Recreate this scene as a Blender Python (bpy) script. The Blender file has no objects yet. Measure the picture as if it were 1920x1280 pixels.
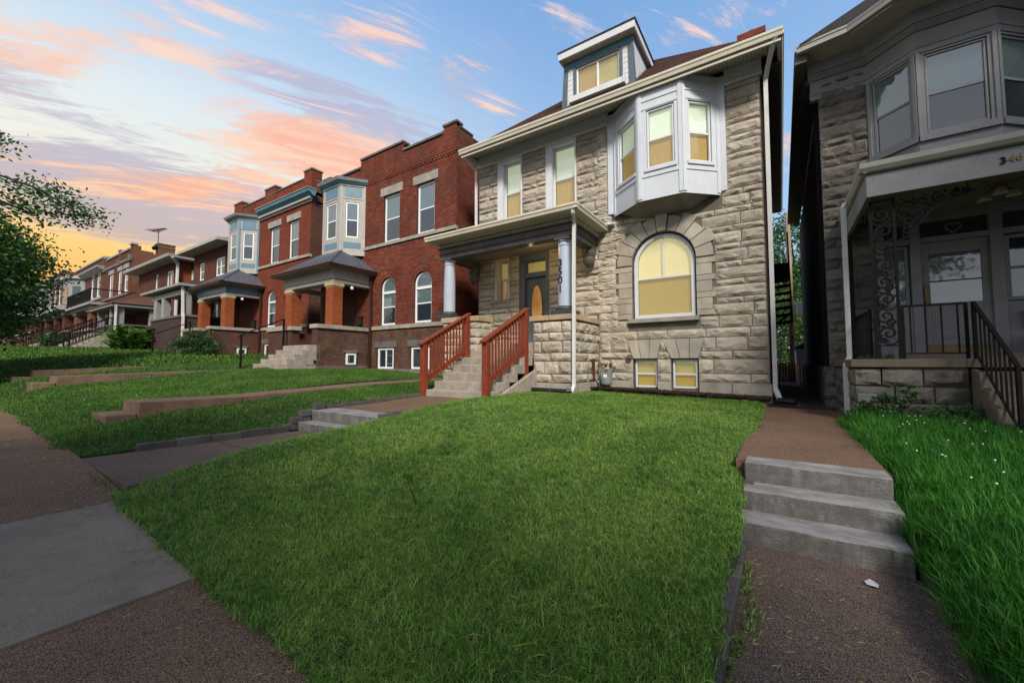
import bpy, math, random
import numpy as np
from mathutils import Vector, Matrix, noise as mnoise
R=math.radians; PI=math.pi
random.seed(7)
S=bpy.context.scene
COL=S.collection
# ------------------------------------------------------------------ camera
PSI=R(33.66); PITCH=R(3.17)
cam=bpy.data.cameras.new('camera'); camo=bpy.data.objects.new('camera',cam); COL.objects.link(camo)
cam.sensor_width=36; cam.lens=757/1920*36; cam.clip_start=.05; cam.clip_end=3000
camo.location=(0,0,1.5); camo.rotation_euler=(PI/2+PITCH,0,PSI); S.camera=camo
# ------------------------------------------------------------------ sun
SUN_AZ=R(38); SUN_EL=R(40)          # sun stands behind the camera, to the right
sd=Vector((math.sin(SUN_AZ)*math.cos(SUN_EL),-math.cos(SUN_AZ)*math.cos(SUN_EL),math.sin(SUN_EL)))
sl=bpy.data.lights.new('sun','SUN'); sl.energy=3.8; sl.angle=R(14); sl.color=(1,.93,.83)
so=bpy.data.objects.new('sun',sl); COL.objects.link(so); so.rotation_euler=sd.to_track_quat('Z','Y').to_euler(); so.location=(10,-20,20)
S.view_settings.view_transform='Standard'; S.view_settings.look='None'; S.view_settings.gamma=1; S.view_settings.use_curve_mapping=False
S.view_settings.exposure=.42
# ------------------------------------------------------------------ node helpers
class NT:
    def __init__(s,tree): s.t=tree; s.n=tree.nodes; s.l=tree.links
    def node(s,typ,**kw):
        n=s.n.new(typ)
        for k,v in kw.items():
            if k=='ins':
                for i,x in v.items(): s.set(n.inputs[i],x)
            else: setattr(n,k,v)
        return n
    def set(s,sock,x):
        if hasattr(x,'is_output'): s.l.new(x,sock)
        elif isinstance(x,bpy.types.Node): s.l.new(x.outputs[0],sock)
        else:
            if sock.type=='RGBA' and len(x)==3: x=(*x,1)
            sock.default_value=x
    def math(s,op,a,b=0,c=None,clamp=False):
        n=s.node('ShaderNodeMath',operation=op,use_clamp=clamp); s.set(n.inputs[0],a); s.set(n.inputs[1],b)
        if c is not None: s.set(n.inputs[2],c)
        return n.outputs[0]
    def mix(s,f,a,b,mode='MIX'):
        n=s.node('ShaderNodeMix',data_type='RGBA',blend_type=mode); n.clamp_factor=True
        s.set(n.inputs['Factor'],f); s.set(n.inputs[6],a); s.set(n.inputs[7],b); return n.outputs[2]
    def noise(s,vec,scale,detail=4,rough=.55,dist=0,col=False):
        n=s.node('ShaderNodeTexNoise'); 
        if vec is not None: s.set(n.inputs['Vector'],vec)
        n.inputs['Scale'].default_value=scale; n.inputs['Detail'].default_value=detail; n.inputs['Roughness'].default_value=rough; n.inputs['Distortion'].default_value=dist
        return n.outputs[1 if col else 0]
    def ramp(s,f,stops):
        n=s.node('ShaderNodeValToRGB'); s.set(n.inputs[0],f); e=n.color_ramp.elements
        while len(e)<len(stops): e.new(.5)
        for i,(p,c) in enumerate(stops):
            e[i].position=p; e[i].color=(*c,1) if len(c)==3 else c
        return n.outputs[0]
    def mr(s,v,a,b,c=0,d=1,smooth=True):
        n=s.node('ShaderNodeMapRange',interpolation_type='SMOOTHSTEP' if smooth else 'LINEAR'); s.set(n.inputs[0],v)
        for i,x in enumerate((a,b,c,d)): n.inputs[i+1].default_value=x
        return n.outputs[0]
    def map(s,vec,loc=(0,0,0),rot=(0,0,0),sc=(1,1,1)):
        n=s.node('ShaderNodeMapping'); s.set(n.inputs[0],vec); n.inputs[1].default_value=loc; n.inputs[2].default_value=rot; n.inputs[3].default_value=sc
        return n.outputs[0]
    def vm(s,op,a,b=(0,0,0),out=0):
        n=s.node('ShaderNodeVectorMath',operation=op); s.set(n.inputs[0],a); s.set(n.inputs[1],b); return n.outputs[out]
# ------------------------------------------------------------------ world
W=bpy.data.worlds.new('World'); S.world=W; W.use_nodes=True
w=NT(W.node_tree); w.n.clear()
gen=w.node('ShaderNodeTexCoord').outputs['Generated']
D=w.vm('NORMALIZE',gen)
sx=w.node('ShaderNodeSeparateXYZ'); w.set(sx.inputs[0],D); dx,dy,dz=sx.outputs
az=w.math('ARCTAN2',w.math('MULTIPLY',dx,-1),dy)      # left of +Y, radians
el=w.math('ARCSINE',dz)
sky=w.node('ShaderNodeTexSky',sky_type='NISHITA'); sky.sun_disc=False; sky.sun_elevation=SUN_EL; sky.sun_rotation=PI-SUN_AZ; sky.air_density=1; sky.dust_density=.6
glow=w.math('MAXIMUM',0,w.vm('DOT_PRODUCT',D,tuple(Vector((-.97,.12,.12)).normalized()),out=1))
PINK=[(.92,.68,.17,.06,-.10,1.3),(1.34,.57,.16,.06,-.35,1.3),(1.08,.48,.27,.055,.10,1.4),(1.24,.35,.24,.05,-.25,1.1),(1.46,.46,.12,.06,.2,.9),(.98,.44,.22,.045,0,1.2),(1.15,.30,.2,.03,0,.8),(.36,.70,.2,.05,.2,.7),(.62,.58,.10,.06,.6,.9),(.12,.66,.2,.07,-.2,.8),(-.06,.47,.07,.12,0,1.3)]
GREY=[(1.0,.53,.28,.06,.08,1.3),(1.28,.33,.26,.055,-.05,1.2),(1.25,.275,.30,.05,0,2.0),(1.45,.42,.16,.06,.3,.8),(.62,.60,.3,.1,.3,.5),(.2,.6,.4,.15,0,.45)]
g2=w.math('POWER',glow,5); g3=w.math('POWER',glow,1.6)
base=w.ramp(el,[(0,(.52,.63,.72)),(.16,(.42,.60,.80)),(.45,(.31,.51,.79)),(.8,(.18,.36,.68)),(1,(.12,.27,.58))])
pale=w.ramp(el,[(0,(.90,.36,.06)),(.14,(.98,.48,.06)),(.20,(1.0,.60,.14)),(.265,(.96,.72,.36)),(.34,(.88,.84,.70)),(.46,(.74,.82,.84)),(.62,(.46,.64,.85)),(.8,(.26,.46,.80))])
base=w.mix(w.mr(glow,.45,.97),base,pale)
# fibrous cloud field: noise on the plane of the cloud deck, stretched along the wind
inv=w.math('DIVIDE',1,w.math('ADD',w.math('MAXIMUM',dz,0),.16))
pl=w.node('ShaderNodeCombineXYZ'); w.set(pl.inputs[0],w.math('MULTIPLY',dx,inv)); w.set(pl.inputs[1],w.math('MULTIPLY',dy,inv)); pl=pl.outputs[0]
st=w.map(w.map(pl,rot=(0,0,R(-62))),sc=(.62,1.45,1))
n1=w.noise(st,1.5,12,.64,.9); n2=w.noise(w.map(st,loc=(4,1,2),sc=(1,1.9,1)),4.2,10,.70,1.2); n3=w.noise(w.map(st,loc=(9,3,5)),.8,4,.5)
nn=w.math('ADD',w.math('MULTIPLY',n1,.95),w.math('MULTIPLY',n2,.80)); nn=w.math('SUBTRACT',nn,.375)
def blob(a,e,sa,se,tilt,amp):
    """a soft elliptical bank of cloud centred on azimuth a, elevation e"""
    u=w.math('SUBTRACT',az,a); v=w.math('SUBTRACT',el,e); c,s_=math.cos(tilt),math.sin(tilt)
    p=w.math('DIVIDE',w.math('ADD',w.math('MULTIPLY',u,c),w.math('MULTIPLY',v,s_)),sa)
    q=w.math('DIVIDE',w.math('SUBTRACT',w.math('MULTIPLY',v,c),w.math('MULTIPLY',u,s_)),se)
    return w.math('MULTIPLY',w.math('EXPONENT',w.math('MULTIPLY',w.math('ADD',w.math('MULTIPLY',p,p),w.math('MULTIPLY',q,q)),-1)),amp)
def tot(l):
    t=l[0]
    for x in l[1:]: t=w.math('ADD',t,x)
    return t
pink=tot([blob(*b) for b in PINK]); grey=tot([blob(*b) for b in GREY])
f_g=w.mr(w.math('ADD',nn,w.math('MULTIPLY',grey,.24)),.60,.80,0,.85)
f_p=w.mr(w.math('ADD',nn,w.math('MULTIPLY',pink,.20)),.62,.82,0,.92)
gcol=w.mix(w.mr(el,.03,.5),(.52,.34,.28),(.47,.46,.60))
pcol=w.mix(w.mr(n2,.38,.62),w.mix(w.mr(el,.15,.75),(1.0,.38,.13),(.92,.50,.42)),w.mix(w.mr(el,.15,.7),(1.0,.60,.32),(.97,.70,.58)))
fill_veil=w.math('MULTIPLY',w.mr(n3,.30,.62,.35,1),w.mr(dy,.02,-.45,0,.85))  # pale warm cloud added to the unseen sky behind the camera, fills the shade
base=w.mix(fill_veil,base,(.80,.72,.68))
c=w.mix(f_g,base,gcol)
c=w.mix(f_p,c,pcol)
c=w.mix(w.mr(dz,-.02,.0),(.06,.07,.05),c)
b1=w.node('ShaderNodeBackground'); w.set(b1.inputs[0],c); b1.inputs[1].default_value=.76
b2=w.node('ShaderNodeBackground'); w.set(b2.inputs[0],sky); b2.inputs[1].default_value=.012
add=w.node('ShaderNodeAddShader'); w.set(add.inputs[0],b1); w.set(add.inputs[1],b2)
wo=w.node('ShaderNodeOutputWorld'); w.set(wo.inputs[0],add)

# ------------------------------------------------------------------ materials
def pmat(name,col,rough=.8,bump=0,bscale=20,var=.0,vscale=3,col2=None,metal=0,objrand=0,spec=.4,dirt=None,emit=None,estr=0,bdist=.01,stretch=(1,1,1)):
    m=bpy.data.materials.new(name); m.use_nodes=True; n=NT(m.node_tree); b=n.n['Principled BSDF']
    pos=n.map(n.node('ShaderNodeNewGeometry').outputs['Position'],sc=stretch)
    col2=col2 or tuple(c*(1-var) for c in col)
    c=n.mix(n.mr(n.noise(pos,vscale,5,.6),.35,.65),col,col2)
    f=n.noise(pos,bscale*1.7,3,.6)
    c=n.mix(n.mr(f,.3,.75,0,.22),c,(0,0,0))
    if objrand:
        r=n.math('FRACT',n.math('ADD',n.node('ShaderNodeObjectInfo').outputs['Random'],n.node('ShaderNodeNewGeometry').outputs['Random Per Island']))
        hsv=n.node('ShaderNodeHueSaturation'); n.set(hsv.inputs['Color'],c); n.set(hsv.inputs['Value'],n.mr(r,0,1,1-objrand,1+objrand,False)); n.set(hsv.inputs['Saturation'],n.mr(n.math('FRACT',n.math('MULTIPLY',r,7.3)),0,1,1-objrand*1.2,1+objrand*.8,False)); c=hsv.outputs[0]
    if dirt:
        c=n.mix(n.mr(n.noise(n.map(pos,sc=(1,1,.35)),1.6,6,.65),.5,.78,0,dirt[1]),c,dirt[0])
    n.set(b.inputs['Base Color'],c); b.inputs['Roughness'].default_value=rough; b.inputs['Metallic'].default_value=metal
    b.inputs['Specular IOR Level'].default_value=spec
    if bump:
        bn=n.node('ShaderNodeBump'); bn.inputs['Strength'].default_value=bump; bn.inputs['Distance'].default_value=bdist
        n.set(bn.inputs['Height'],n.noise(pos,bscale,5,.65)); n.set(b.inputs['Normal'],bn)
    if emit:
        n.set(b.inputs['Emission Color'],emit); b.inputs['Emission Strength'].default_value=estr
    return m
def brickmat(name,c1,c2,mortar,scale=1,axis='x'):
    m=bpy.data.materials.new(name); m.use_nodes=True; n=NT(m.node_tree); b=n.n['Principled BSDF']
    pos=n.node('ShaderNodeNewGeometry'); s=n.node('ShaderNodeSeparateXYZ'); n.set(s.inputs[0],pos.outputs['Position'])
    nx=n.node('ShaderNodeSeparateXYZ'); n.set(nx.inputs[0],pos.outputs['True Normal'])
    side=n.math('GREATER_THAN',n.math('ABSOLUTE',nx.outputs[0]),.7)
    u=n.math('ADD',n.math('MULTIPLY',s.outputs[0],n.math('SUBTRACT',1,side)),n.math('MULTIPLY',s.outputs[1],side))
    cv=n.node('ShaderNodeCombineXYZ'); n.set(cv.inputs[0],u); n.set(cv.inputs[1],s.outputs[2])
    bt=n.node('ShaderNodeTexBrick'); n.set(bt.inputs['Vector'],cv); bt.inputs['Scale'].default_value=1/scale
    bt.inputs['Brick Width'].default_value=.215; bt.inputs['Row Height'].default_value=.075; bt.inputs['Mortar Size'].default_value=.006; bt.inputs['Mortar Smooth'].default_value=.3; bt.inputs['Bias'].default_value=-.1
    for k,v in (('Color1',c1),('Color2',c2),('Mortar',mortar)): n.set(bt.inputs[k],v)
    c=n.mix(n.mr(n.noise(pos.outputs['Position'],.8,6,.65),.45,.75,0,.55),bt.outputs[0],tuple(x*.45 for x in c1))
    n.set(b.inputs['Base Color'],c); b.inputs['Roughness'].default_value=.85; b.inputs['Specular IOR Level'].default_value=.2
    bn=n.node('ShaderNodeBump'); bn.inputs['Strength'].default_value=.7; bn.inputs['Distance'].default_value=.008; bn.invert=True
    n.set(bn.inputs['Height'],bt.outputs['Fac']); n.set(b.inputs['Normal'],bn); return m
def glassmat(name,tint=(.9,.95,1),refl=.35,trans=True,base=(.02,.025,.03)):
    m=bpy.data.materials.new(name); m.use_nodes=True; n=NT(m.node_tree); n.n.clear()
    g=n.node('ShaderNodeBsdfGlossy'); g.inputs['Roughness'].default_value=.04; n.set(g.inputs[0],(.9,.95,1))
    pos=n.node('ShaderNodeNewGeometry').outputs['Position']
    bn=n.node('ShaderNodeBump'); bn.inputs['Strength'].default_value=.15; bn.inputs['Distance'].default_value=.02; n.set(bn.inputs['Height'],n.noise(pos,2.5,2)); n.set(g.inputs['Normal'],bn)
    t=n.node('ShaderNodeBsdfTransparent' if trans else 'ShaderNodeBsdfDiffuse'); n.set(t.inputs[0],tint if trans else base)
    lw=n.node('ShaderNodeLayerWeight'); lw.inputs[0].default_value=.3
    f=n.math('ADD',n.math('MULTIPLY',lw.outputs['Fresnel'],.9 if not trans else .22),refl*.4,clamp=True)
    mx=n.node('ShaderNodeMixShader'); n.set(mx.inputs[0],f); n.set(mx.inputs[1],t); n.set(mx.inputs[2],g)
    o=n.node('ShaderNodeOutputMaterial'); n.set(o.inputs[0],mx); return m
def litmat(name,c1,c2,kind,strength):
    """lit interior surface seen through a window: blind, plywood or shade"""
    m=bpy.data.materials.new(name); m.use_nodes=True; n=NT(m.node_tree); b=n.n['Principled BSDF']
    pos=n.node('ShaderNodeNewGeometry').outputs['Position']
    if kind=='ply': v=n.mr(n.noise(n.map(pos,sc=(3.2,3.2,.8)),3.2,3,.6,2.2),.35,.65); wv=n.math('FRACT',n.math('MULTIPLY',v,7)); f=n.mr(wv,0,1,.1,.75)
    elif kind=='blind':
        s=n.node('ShaderNodeSeparateXYZ'); n.set(s.inputs[0],pos); f=n.math('PINGPONG',n.math('MULTIPLY',s.outputs[2],1/.025),1); f=n.mr(f,.2,1,0,.6)
    else: f=n.mr(n.noise(pos,1.3,4,.6),.3,.7)
    c=n.mix(f,c1,c2); n.set(b.inputs['Base Color'],c); n.set(b.inputs['Emission Color'],c); b.inputs['Emission Strength'].default_value=strength; b.inputs['Roughness'].default_value=.8
    return m
def asphaltish(name,c1,c2,c3,peb=1):
    m=bpy.data.materials.new(name); m.use_nodes=True; n=NT(m.node_tree); b=n.n['Principled BSDF']
    pos=n.node('ShaderNodeNewGeometry').outputs['Position']
    v=n.node('ShaderNodeTexVoronoi'); n.set(v.inputs['Vector'],pos); v.inputs['Scale'].default_value=150
    vr=n.node('ShaderNodeSeparateColor'); n.set(vr.inputs[0],v.outputs['Color'])
    c=n.mix(n.mr(n.noise(pos,1.3,6,.7),.35,.68),c1,c2)
    c=n.mix(n.mr(n.noise(pos,6,5,.7),.5,.72,0,.5),c,tuple(x*.55 for x in c1))
    c=n.mix(n.math('MULTIPLY',n.mr(vr.outputs[0],.0,1,0,.75),peb),c,c3)
    c=n.mix(n.math('MULTIPLY',n.mr(v.outputs['Distance'],.25,.7,0,.8),peb),c,(.02,.015,.012))
    ck=n.node('ShaderNodeTexVoronoi',feature='DISTANCE_TO_EDGE'); n.set(ck.inputs['Vector'],n.vm('ADD',pos,n.noise(pos,3,6,.75,col=True))); ck.inputs['Scale'].default_value=.42
    c=n.mix(n.math('MULTIPLY',n.mr(ck.outputs['Distance'],.004,.0,0,1),n.mr(n.noise(pos,.9,2),.45,.55,0,.85)),c,(.018,.014,.011))
    c=n.mix(n.mr(n.noise(pos,2.7,7,.75),.56,.74,0,.45),c,(.05,.042,.03))
    n.set(b.inputs['Base Color'],c); b.inputs['Roughness'].default_value=.9; b.inputs['Specular IOR Level'].default_value=.2
    bn=n.node('ShaderNodeBump'); bn.inputs['Strength'].default_value=.8; bn.inputs['Distance'].default_value=.006
    h=n.math('ADD',n.math('MULTIPLY',v.outputs['Distance'],-peb),n.math('MULTIPLY',n.noise(pos,30,5,.7),1.4)); n.set(bn.inputs['Height'],h); n.set(b.inputs['Normal'],bn); return m
def grassmat(name,a,b_,c_,patch=.7,hl=.35):
    m=bpy.data.materials.new(name); m.use_nodes=True; n=NT(m.node_tree); b=n.n['Principled BSDF']
    g=n.node('ShaderNodeNewGeometry'); pos=g.outputs['Position']
    oi=n.node('ShaderNodeObjectInfo').outputs['Random']
    c=n.mix(n.mr(n.noise(pos,patch,5,.62),.36,.64),a,b_)
    c=n.mix(n.mr(n.noise(n.map(pos,loc=(3,3,0)),patch*3.1,5,.7),.54,.70,0,.7),c,c_)
    ip=g.outputs['Random Per Island']
    c=n.mix(n.mr(ip,.82,.97,0,hl),c,(.30,.30,.13))
    hs=n.node('ShaderNodeHueSaturation'); n.set(hs.inputs['Color'],c); n.set(hs.inputs['Value'],n.mr(ip,0,1,.6,1.45,False)); 
    n.set(b.inputs['Base Color'],hs.outputs[0]); b.inputs['Roughness'].default_value=.55; b.inputs['Specular IOR Level'].default_value=.25
    tr=n.node('ShaderNodeBsdfTranslucent'); n.set(tr.inputs[0],hs.outputs[0])
    mx=n.node('ShaderNodeMixShader'); mx.inputs[0].default_value=.25; n.set(mx.inputs[1],b); n.set(mx.inputs[2],tr)
    n.set(n.n['Material Output'].inputs[0],mx); return m
M={}
def lm(k,*a,**kw): M[k]=pmat(k,*a,**kw)
lm('stone',(.48,.425,.34),.9,1,34,col2=(.37,.32,.25),vscale=2.2,objrand=.12,dirt=((.15,.125,.10),.45),bdist=.014)
lm('stone_smooth',(.44,.395,.32),.85,.35,60,col2=(.35,.32,.26),vscale=3,objrand=.12,dirt=((.16,.14,.11),.5))
lm('mortar',(.17,.15,.12),.95,.5,60,var=.3)
lm('limestone',(.36,.33,.28),.85,.4,50,var=.25,objrand=.08,dirt=((.14,.12,.10),.5))
lm('cap_stone',(.44,.33,.20),.85,.4,50,var=.2,objrand=.1,dirt=((.2,.15,.1),.4))
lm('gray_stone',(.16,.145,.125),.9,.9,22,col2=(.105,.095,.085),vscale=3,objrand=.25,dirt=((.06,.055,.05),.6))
lm('trim_blue',(.60,.64,.69),.55,.15,60,var=.06,dirt=((.34,.37,.42),.35))
lm('trim_white',(.66,.68,.70),.5,.12,50,var=.05,dirt=((.45,.45,.45),.3))
lm('trim_cream',(.62,.58,.46),.55,.12,50,var=.08,dirt=((.38,.34,.26),.35))
lm('trim_slate',(.10,.125,.15),.55,.2,50,var=.15)
lm('soffit',(.44,.41,.33),.7,.1,40,var=.1)
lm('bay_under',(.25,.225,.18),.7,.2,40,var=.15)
lm('dark_beam',(.105,.098,.09),.5,.25,35,var=.3,dirt=((.2,.18,.15),.35))
lm('column_blue',(.40,.45,.54),.35,.1,30,var=.06)
lm('plinth_dark',(.05,.05,.055),.5,.2,30,var=.2)
lm('vinyl',(.80,.82,.84),.4,.03,30,var=.03)
lm('door_gray',(.10,.12,.12),.45,.1,40,var=.15)
lm('door_blue',(.06,.17,.26),.5,.1,40,var=.15)
lm('trim_teal',(.10,.24,.33),.5,.1,40,var=.12)
lm('blue_panel',(.11,.21,.28),.35,.1,30,var=.12)
lm('trim_tan',(.38,.37,.335),.6,.15,40,var=.1,dirt=((.3,.28,.24),.4))
lm('trim_yellow',(.50,.38,.20),.6,.2,40,var=.15)
lm('gutter_brown',(.055,.022,.016),.4,.1,40,var=.2)
lm('downspout_white',(.66,.66,.64),.4,.15,30,var=.06,dirt=((.4,.38,.34),.3))
lm('wood_red',(.25,.045,.015),.5,.4,40,col2=(.15,.027,.010),vscale=8,stretch=(4,4,1),dirt=((.10,.02,.01),.4))
lm('concrete_step',(.36,.315,.26),.9,.6,35,col2=(.27,.235,.195),vscale=4,dirt=((.13,.115,.10),.5))
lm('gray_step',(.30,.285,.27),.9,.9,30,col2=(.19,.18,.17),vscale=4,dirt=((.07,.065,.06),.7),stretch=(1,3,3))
_m=M['gray_step']; _n=NT(_m.node_tree); _b=_n.n['Principled BSDF']; _src=_b.inputs['Base Color'].links[0].from_socket      # risers' shade put into the colour, mixed with mould and grime streaks
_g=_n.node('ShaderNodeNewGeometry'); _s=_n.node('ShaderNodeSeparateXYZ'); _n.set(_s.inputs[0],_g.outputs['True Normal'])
_riser_dark=_n.math('MULTIPLY',_n.mr(_s.outputs[2],.8,.3,0,1),_n.mr(_n.noise(_n.map(_g.outputs['Position'],sc=(5,5,1.5)),2.2,6,.7),.30,.62,.25,.85))
_n.set(_b.inputs['Base Color'],_n.mix(_riser_dark,_src,(.085,.082,.078)))
lm('brown_concrete',(.20,.12,.08),.92,.7,40,col2=(.13,.08,.055),vscale=3,dirt=((.07,.05,.04),.5))
lm('edging',(.10,.085,.08),.9,.7,40,var=.35,objrand=.25)
lm('mulch',(.045,.022,.014),.95,1,40,var=.5)
lm('soil',(.06,.045,.03),.95,.8,20,var=.4)
lm('iron',(.008,.008,.009),.6,.15,60,var=.2,spec=.15)
lm('ledge',(.17,.135,.10),.9,.5,40,var=.3,dirt=((.07,.055,.045),.5))
lm('plastic_black',(.015,.014,.014),.45,.1,60,var=.2)
lm('meter_gray',(.20,.22,.22),.5,.1,40,var=.1)
lm('copper_brown',(.12,.04,.02),.7,.3,40,var=.4)
lm('brass',(.20,.15,.08),.5,.1,60,var=.3,metal=.6)
lm('bark',(.09,.07,.055),.95,1,14,var=.45,stretch=(1,1,.3),bdist=.03)
lm('fence_wood',(.22,.10,.045),.8,.4,30,var=.35,objrand=.2,stretch=(4,4,.5))
lm('pole_wood',(.30,.22,.14),.85,.5,25,var=.3,stretch=(4,4,.4))
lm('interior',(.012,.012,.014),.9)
lm('curtain',(.20,.24,.25),.9,.3,30,var=.2)
lm('far_trim',(.28,.28,.275),.6,.2,40,var=.15)
lm('white_house',(.23,.24,.255),.6,.2,40,var=.1,dirt=((.2,.19,.17),.5))
lm('porch_ceiling',(.26,.23,.17),.7,.1,30,var=.12)
lm('porch_floor',(.2,.17,.14),.8,.2,30,var=.2)
lm('asphalt',(.05,.05,.052),.95,.6,60,var=.3)
lm('flower',(.8,.8,.78),.7)
lm('number_black',(.01,.01,.01),.4)
lm('meter_box',(.12,.13,.14),.5)
lm('moss_white',(.5,.5,.52),.6)
M['brick_red']=pmat('brick_red',(.185,.042,.019),.85,.5,60,col2=(.135,.029,.014),vscale=1.2,objrand=.13,dirt=((.07,.025,.018),.75))
M['brick_brown']=pmat('brick_brown',(.135,.072,.045),.85,.5,60,col2=(.085,.042,.027),vscale=2,objrand=.16,dirt=((.04,.025,.02),.6))
M['brick_mortar']=pmat('brick_mortar',(.085,.034,.022),.95,.4,60,var=.3)
M['brick_tex_red']=brickmat('brick_tex_red',(.185,.042,.020),(.13,.029,.015),(.085,.036,.025))
M['brick_tex_orange']=brickmat('brick_tex_orange',(.30,.072,.022),(.21,.05,.018),(.15,.075,.04))
M['brick_tex_dark']=brickmat('brick_tex_dark',(.11,.045,.03),(.065,.028,.02),(.12,.08,.06))
M['brick_tex_mid']=brickmat('brick_tex_mid',(.115,.036,.022),(.075,.025,.016),(.07,.045,.034))
M['brick_tex_tan']=brickmat('brick_tex_tan',(.19,.075,.038),(.13,.05,.028),(.14,.09,.06))
M['brick_tex_black']=brickmat('brick_tex_black',(.05,.03,.024),(.03,.019,.016),(.12,.10,.085))
def shinglemat(name,c1,c2):
    m=pmat(name,c1,.9,.8,30,col2=c2,vscale=14,bdist=.01); return m
M['shingle_brown']=shinglemat('shingle_brown',(.12,.058,.036),(.07,.033,.022))
M['shingle_gray']=shinglemat('shingle_gray',(.11,.12,.15),(.06,.065,.08))
M['shingle_dark']=shinglemat('shingle_dark',(.045,.04,.042),(.025,.022,.024))
M['glass']=glassmat('glass',refl=.10); M['glass_dark']=glassmat('glass_dark',refl=.25,trans=False,base=(.02,.028,.035))
M['glass_curtain']=glassmat('glass_curtain',refl=.32,trans=False,base=(.10,.14,.15))
M['blind_lit']=litmat('blind_lit',(.84,.80,.52),(.70,.65,.38),'blind',.36)
M['blind_warm']=litmat('blind_warm',(.80,.60,.25),(.68,.49,.18),'blind',.42)
M['ply_lit']=litmat('ply_lit',(.48,.29,.075),(.35,.19,.045),'ply',.5)
M['shade_gold']=litmat('shade_gold',(.47,.29,.055),(.36,.205,.035),'blind',.42)
M['shade_soft']=litmat('shade_soft',(.50,.38,.12),(.42,.28,.08),'soft',.40)
M['shade_orange']=litmat('shade_orange',(.55,.27,.07),(.33,.15,.04),'soft',.35)
M['walk_brown']=asphaltish('walk_brown',(.26,.15,.09),(.16,.095,.06),(.33,.21,.14))
M['walk_gray']=asphaltish('walk_gray',(.27,.21,.155),(.19,.15,.115),(.21,.18,.15),.35)
M['walk_path']=asphaltish('walk_path',(.19,.13,.10),(.115,.082,.065),(.28,.20,.155))
M['grass']=grassmat('grass',(.085,.21,.022),(.175,.31,.045),(.032,.125,.014),1.0,.45)
M['grass_far']=grassmat('grass_far',(.045,.12,.014),(.085,.175,.022),(.02,.07,.010),.8,.25)
M['grass_rich']=grassmat('grass_rich',(.018,.10,.008),(.035,.15,.012),(.010,.055,.006),.8,.06)
M['straw_blade']=grassmat('straw_blade',(.22,.26,.07),(.30,.31,.11),(.12,.20,.04),1.3,.3)
M['turf']=pmat('turf',(.035,.065,.014),.95,.8,30,col2=(.02,.04,.01),vscale=5)
def leafmat(name,c1,c2):
    m=bpy.data.materials.new(name); m.use_nodes=True; n=NT(m.node_tree); b=n.n['Principled BSDF']
    g=n.node('ShaderNodeNewGeometry')
    c=n.mix(n.mr(n.noise(g.outputs['Position'],1.1,4,.6),.35,.65),c1,c2)
    hs=n.node('ShaderNodeHueSaturation'); n.set(hs.inputs['Color'],c); n.set(hs.inputs['Value'],n.mr(g.outputs['Random Per Island'],0,1,.55,1.5,False))
    n.set(b.inputs['Base Color'],hs.outputs[0]); b.inputs['Roughness'].default_value=.5
    tr=n.node('ShaderNodeBsdfTranslucent'); n.set(tr.inputs[0],hs.outputs[0])
    mx=n.node('ShaderNodeMixShader'); mx.inputs[0].default_value=.35; n.set(mx.inputs[1],b); n.set(mx.inputs[2],tr); n.set(n.n['Material Output'].inputs[0],mx); return m
M['leaf']=leafmat('leaf',(.035,.105,.018),(.06,.15,.025)); M['leaf_dark']=leafmat('leaf_dark',(.018,.06,.010),(.035,.10,.016)); M['leaf_bright']=leafmat('leaf_bright',(.06,.14,.02),(.10,.19,.03))
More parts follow.
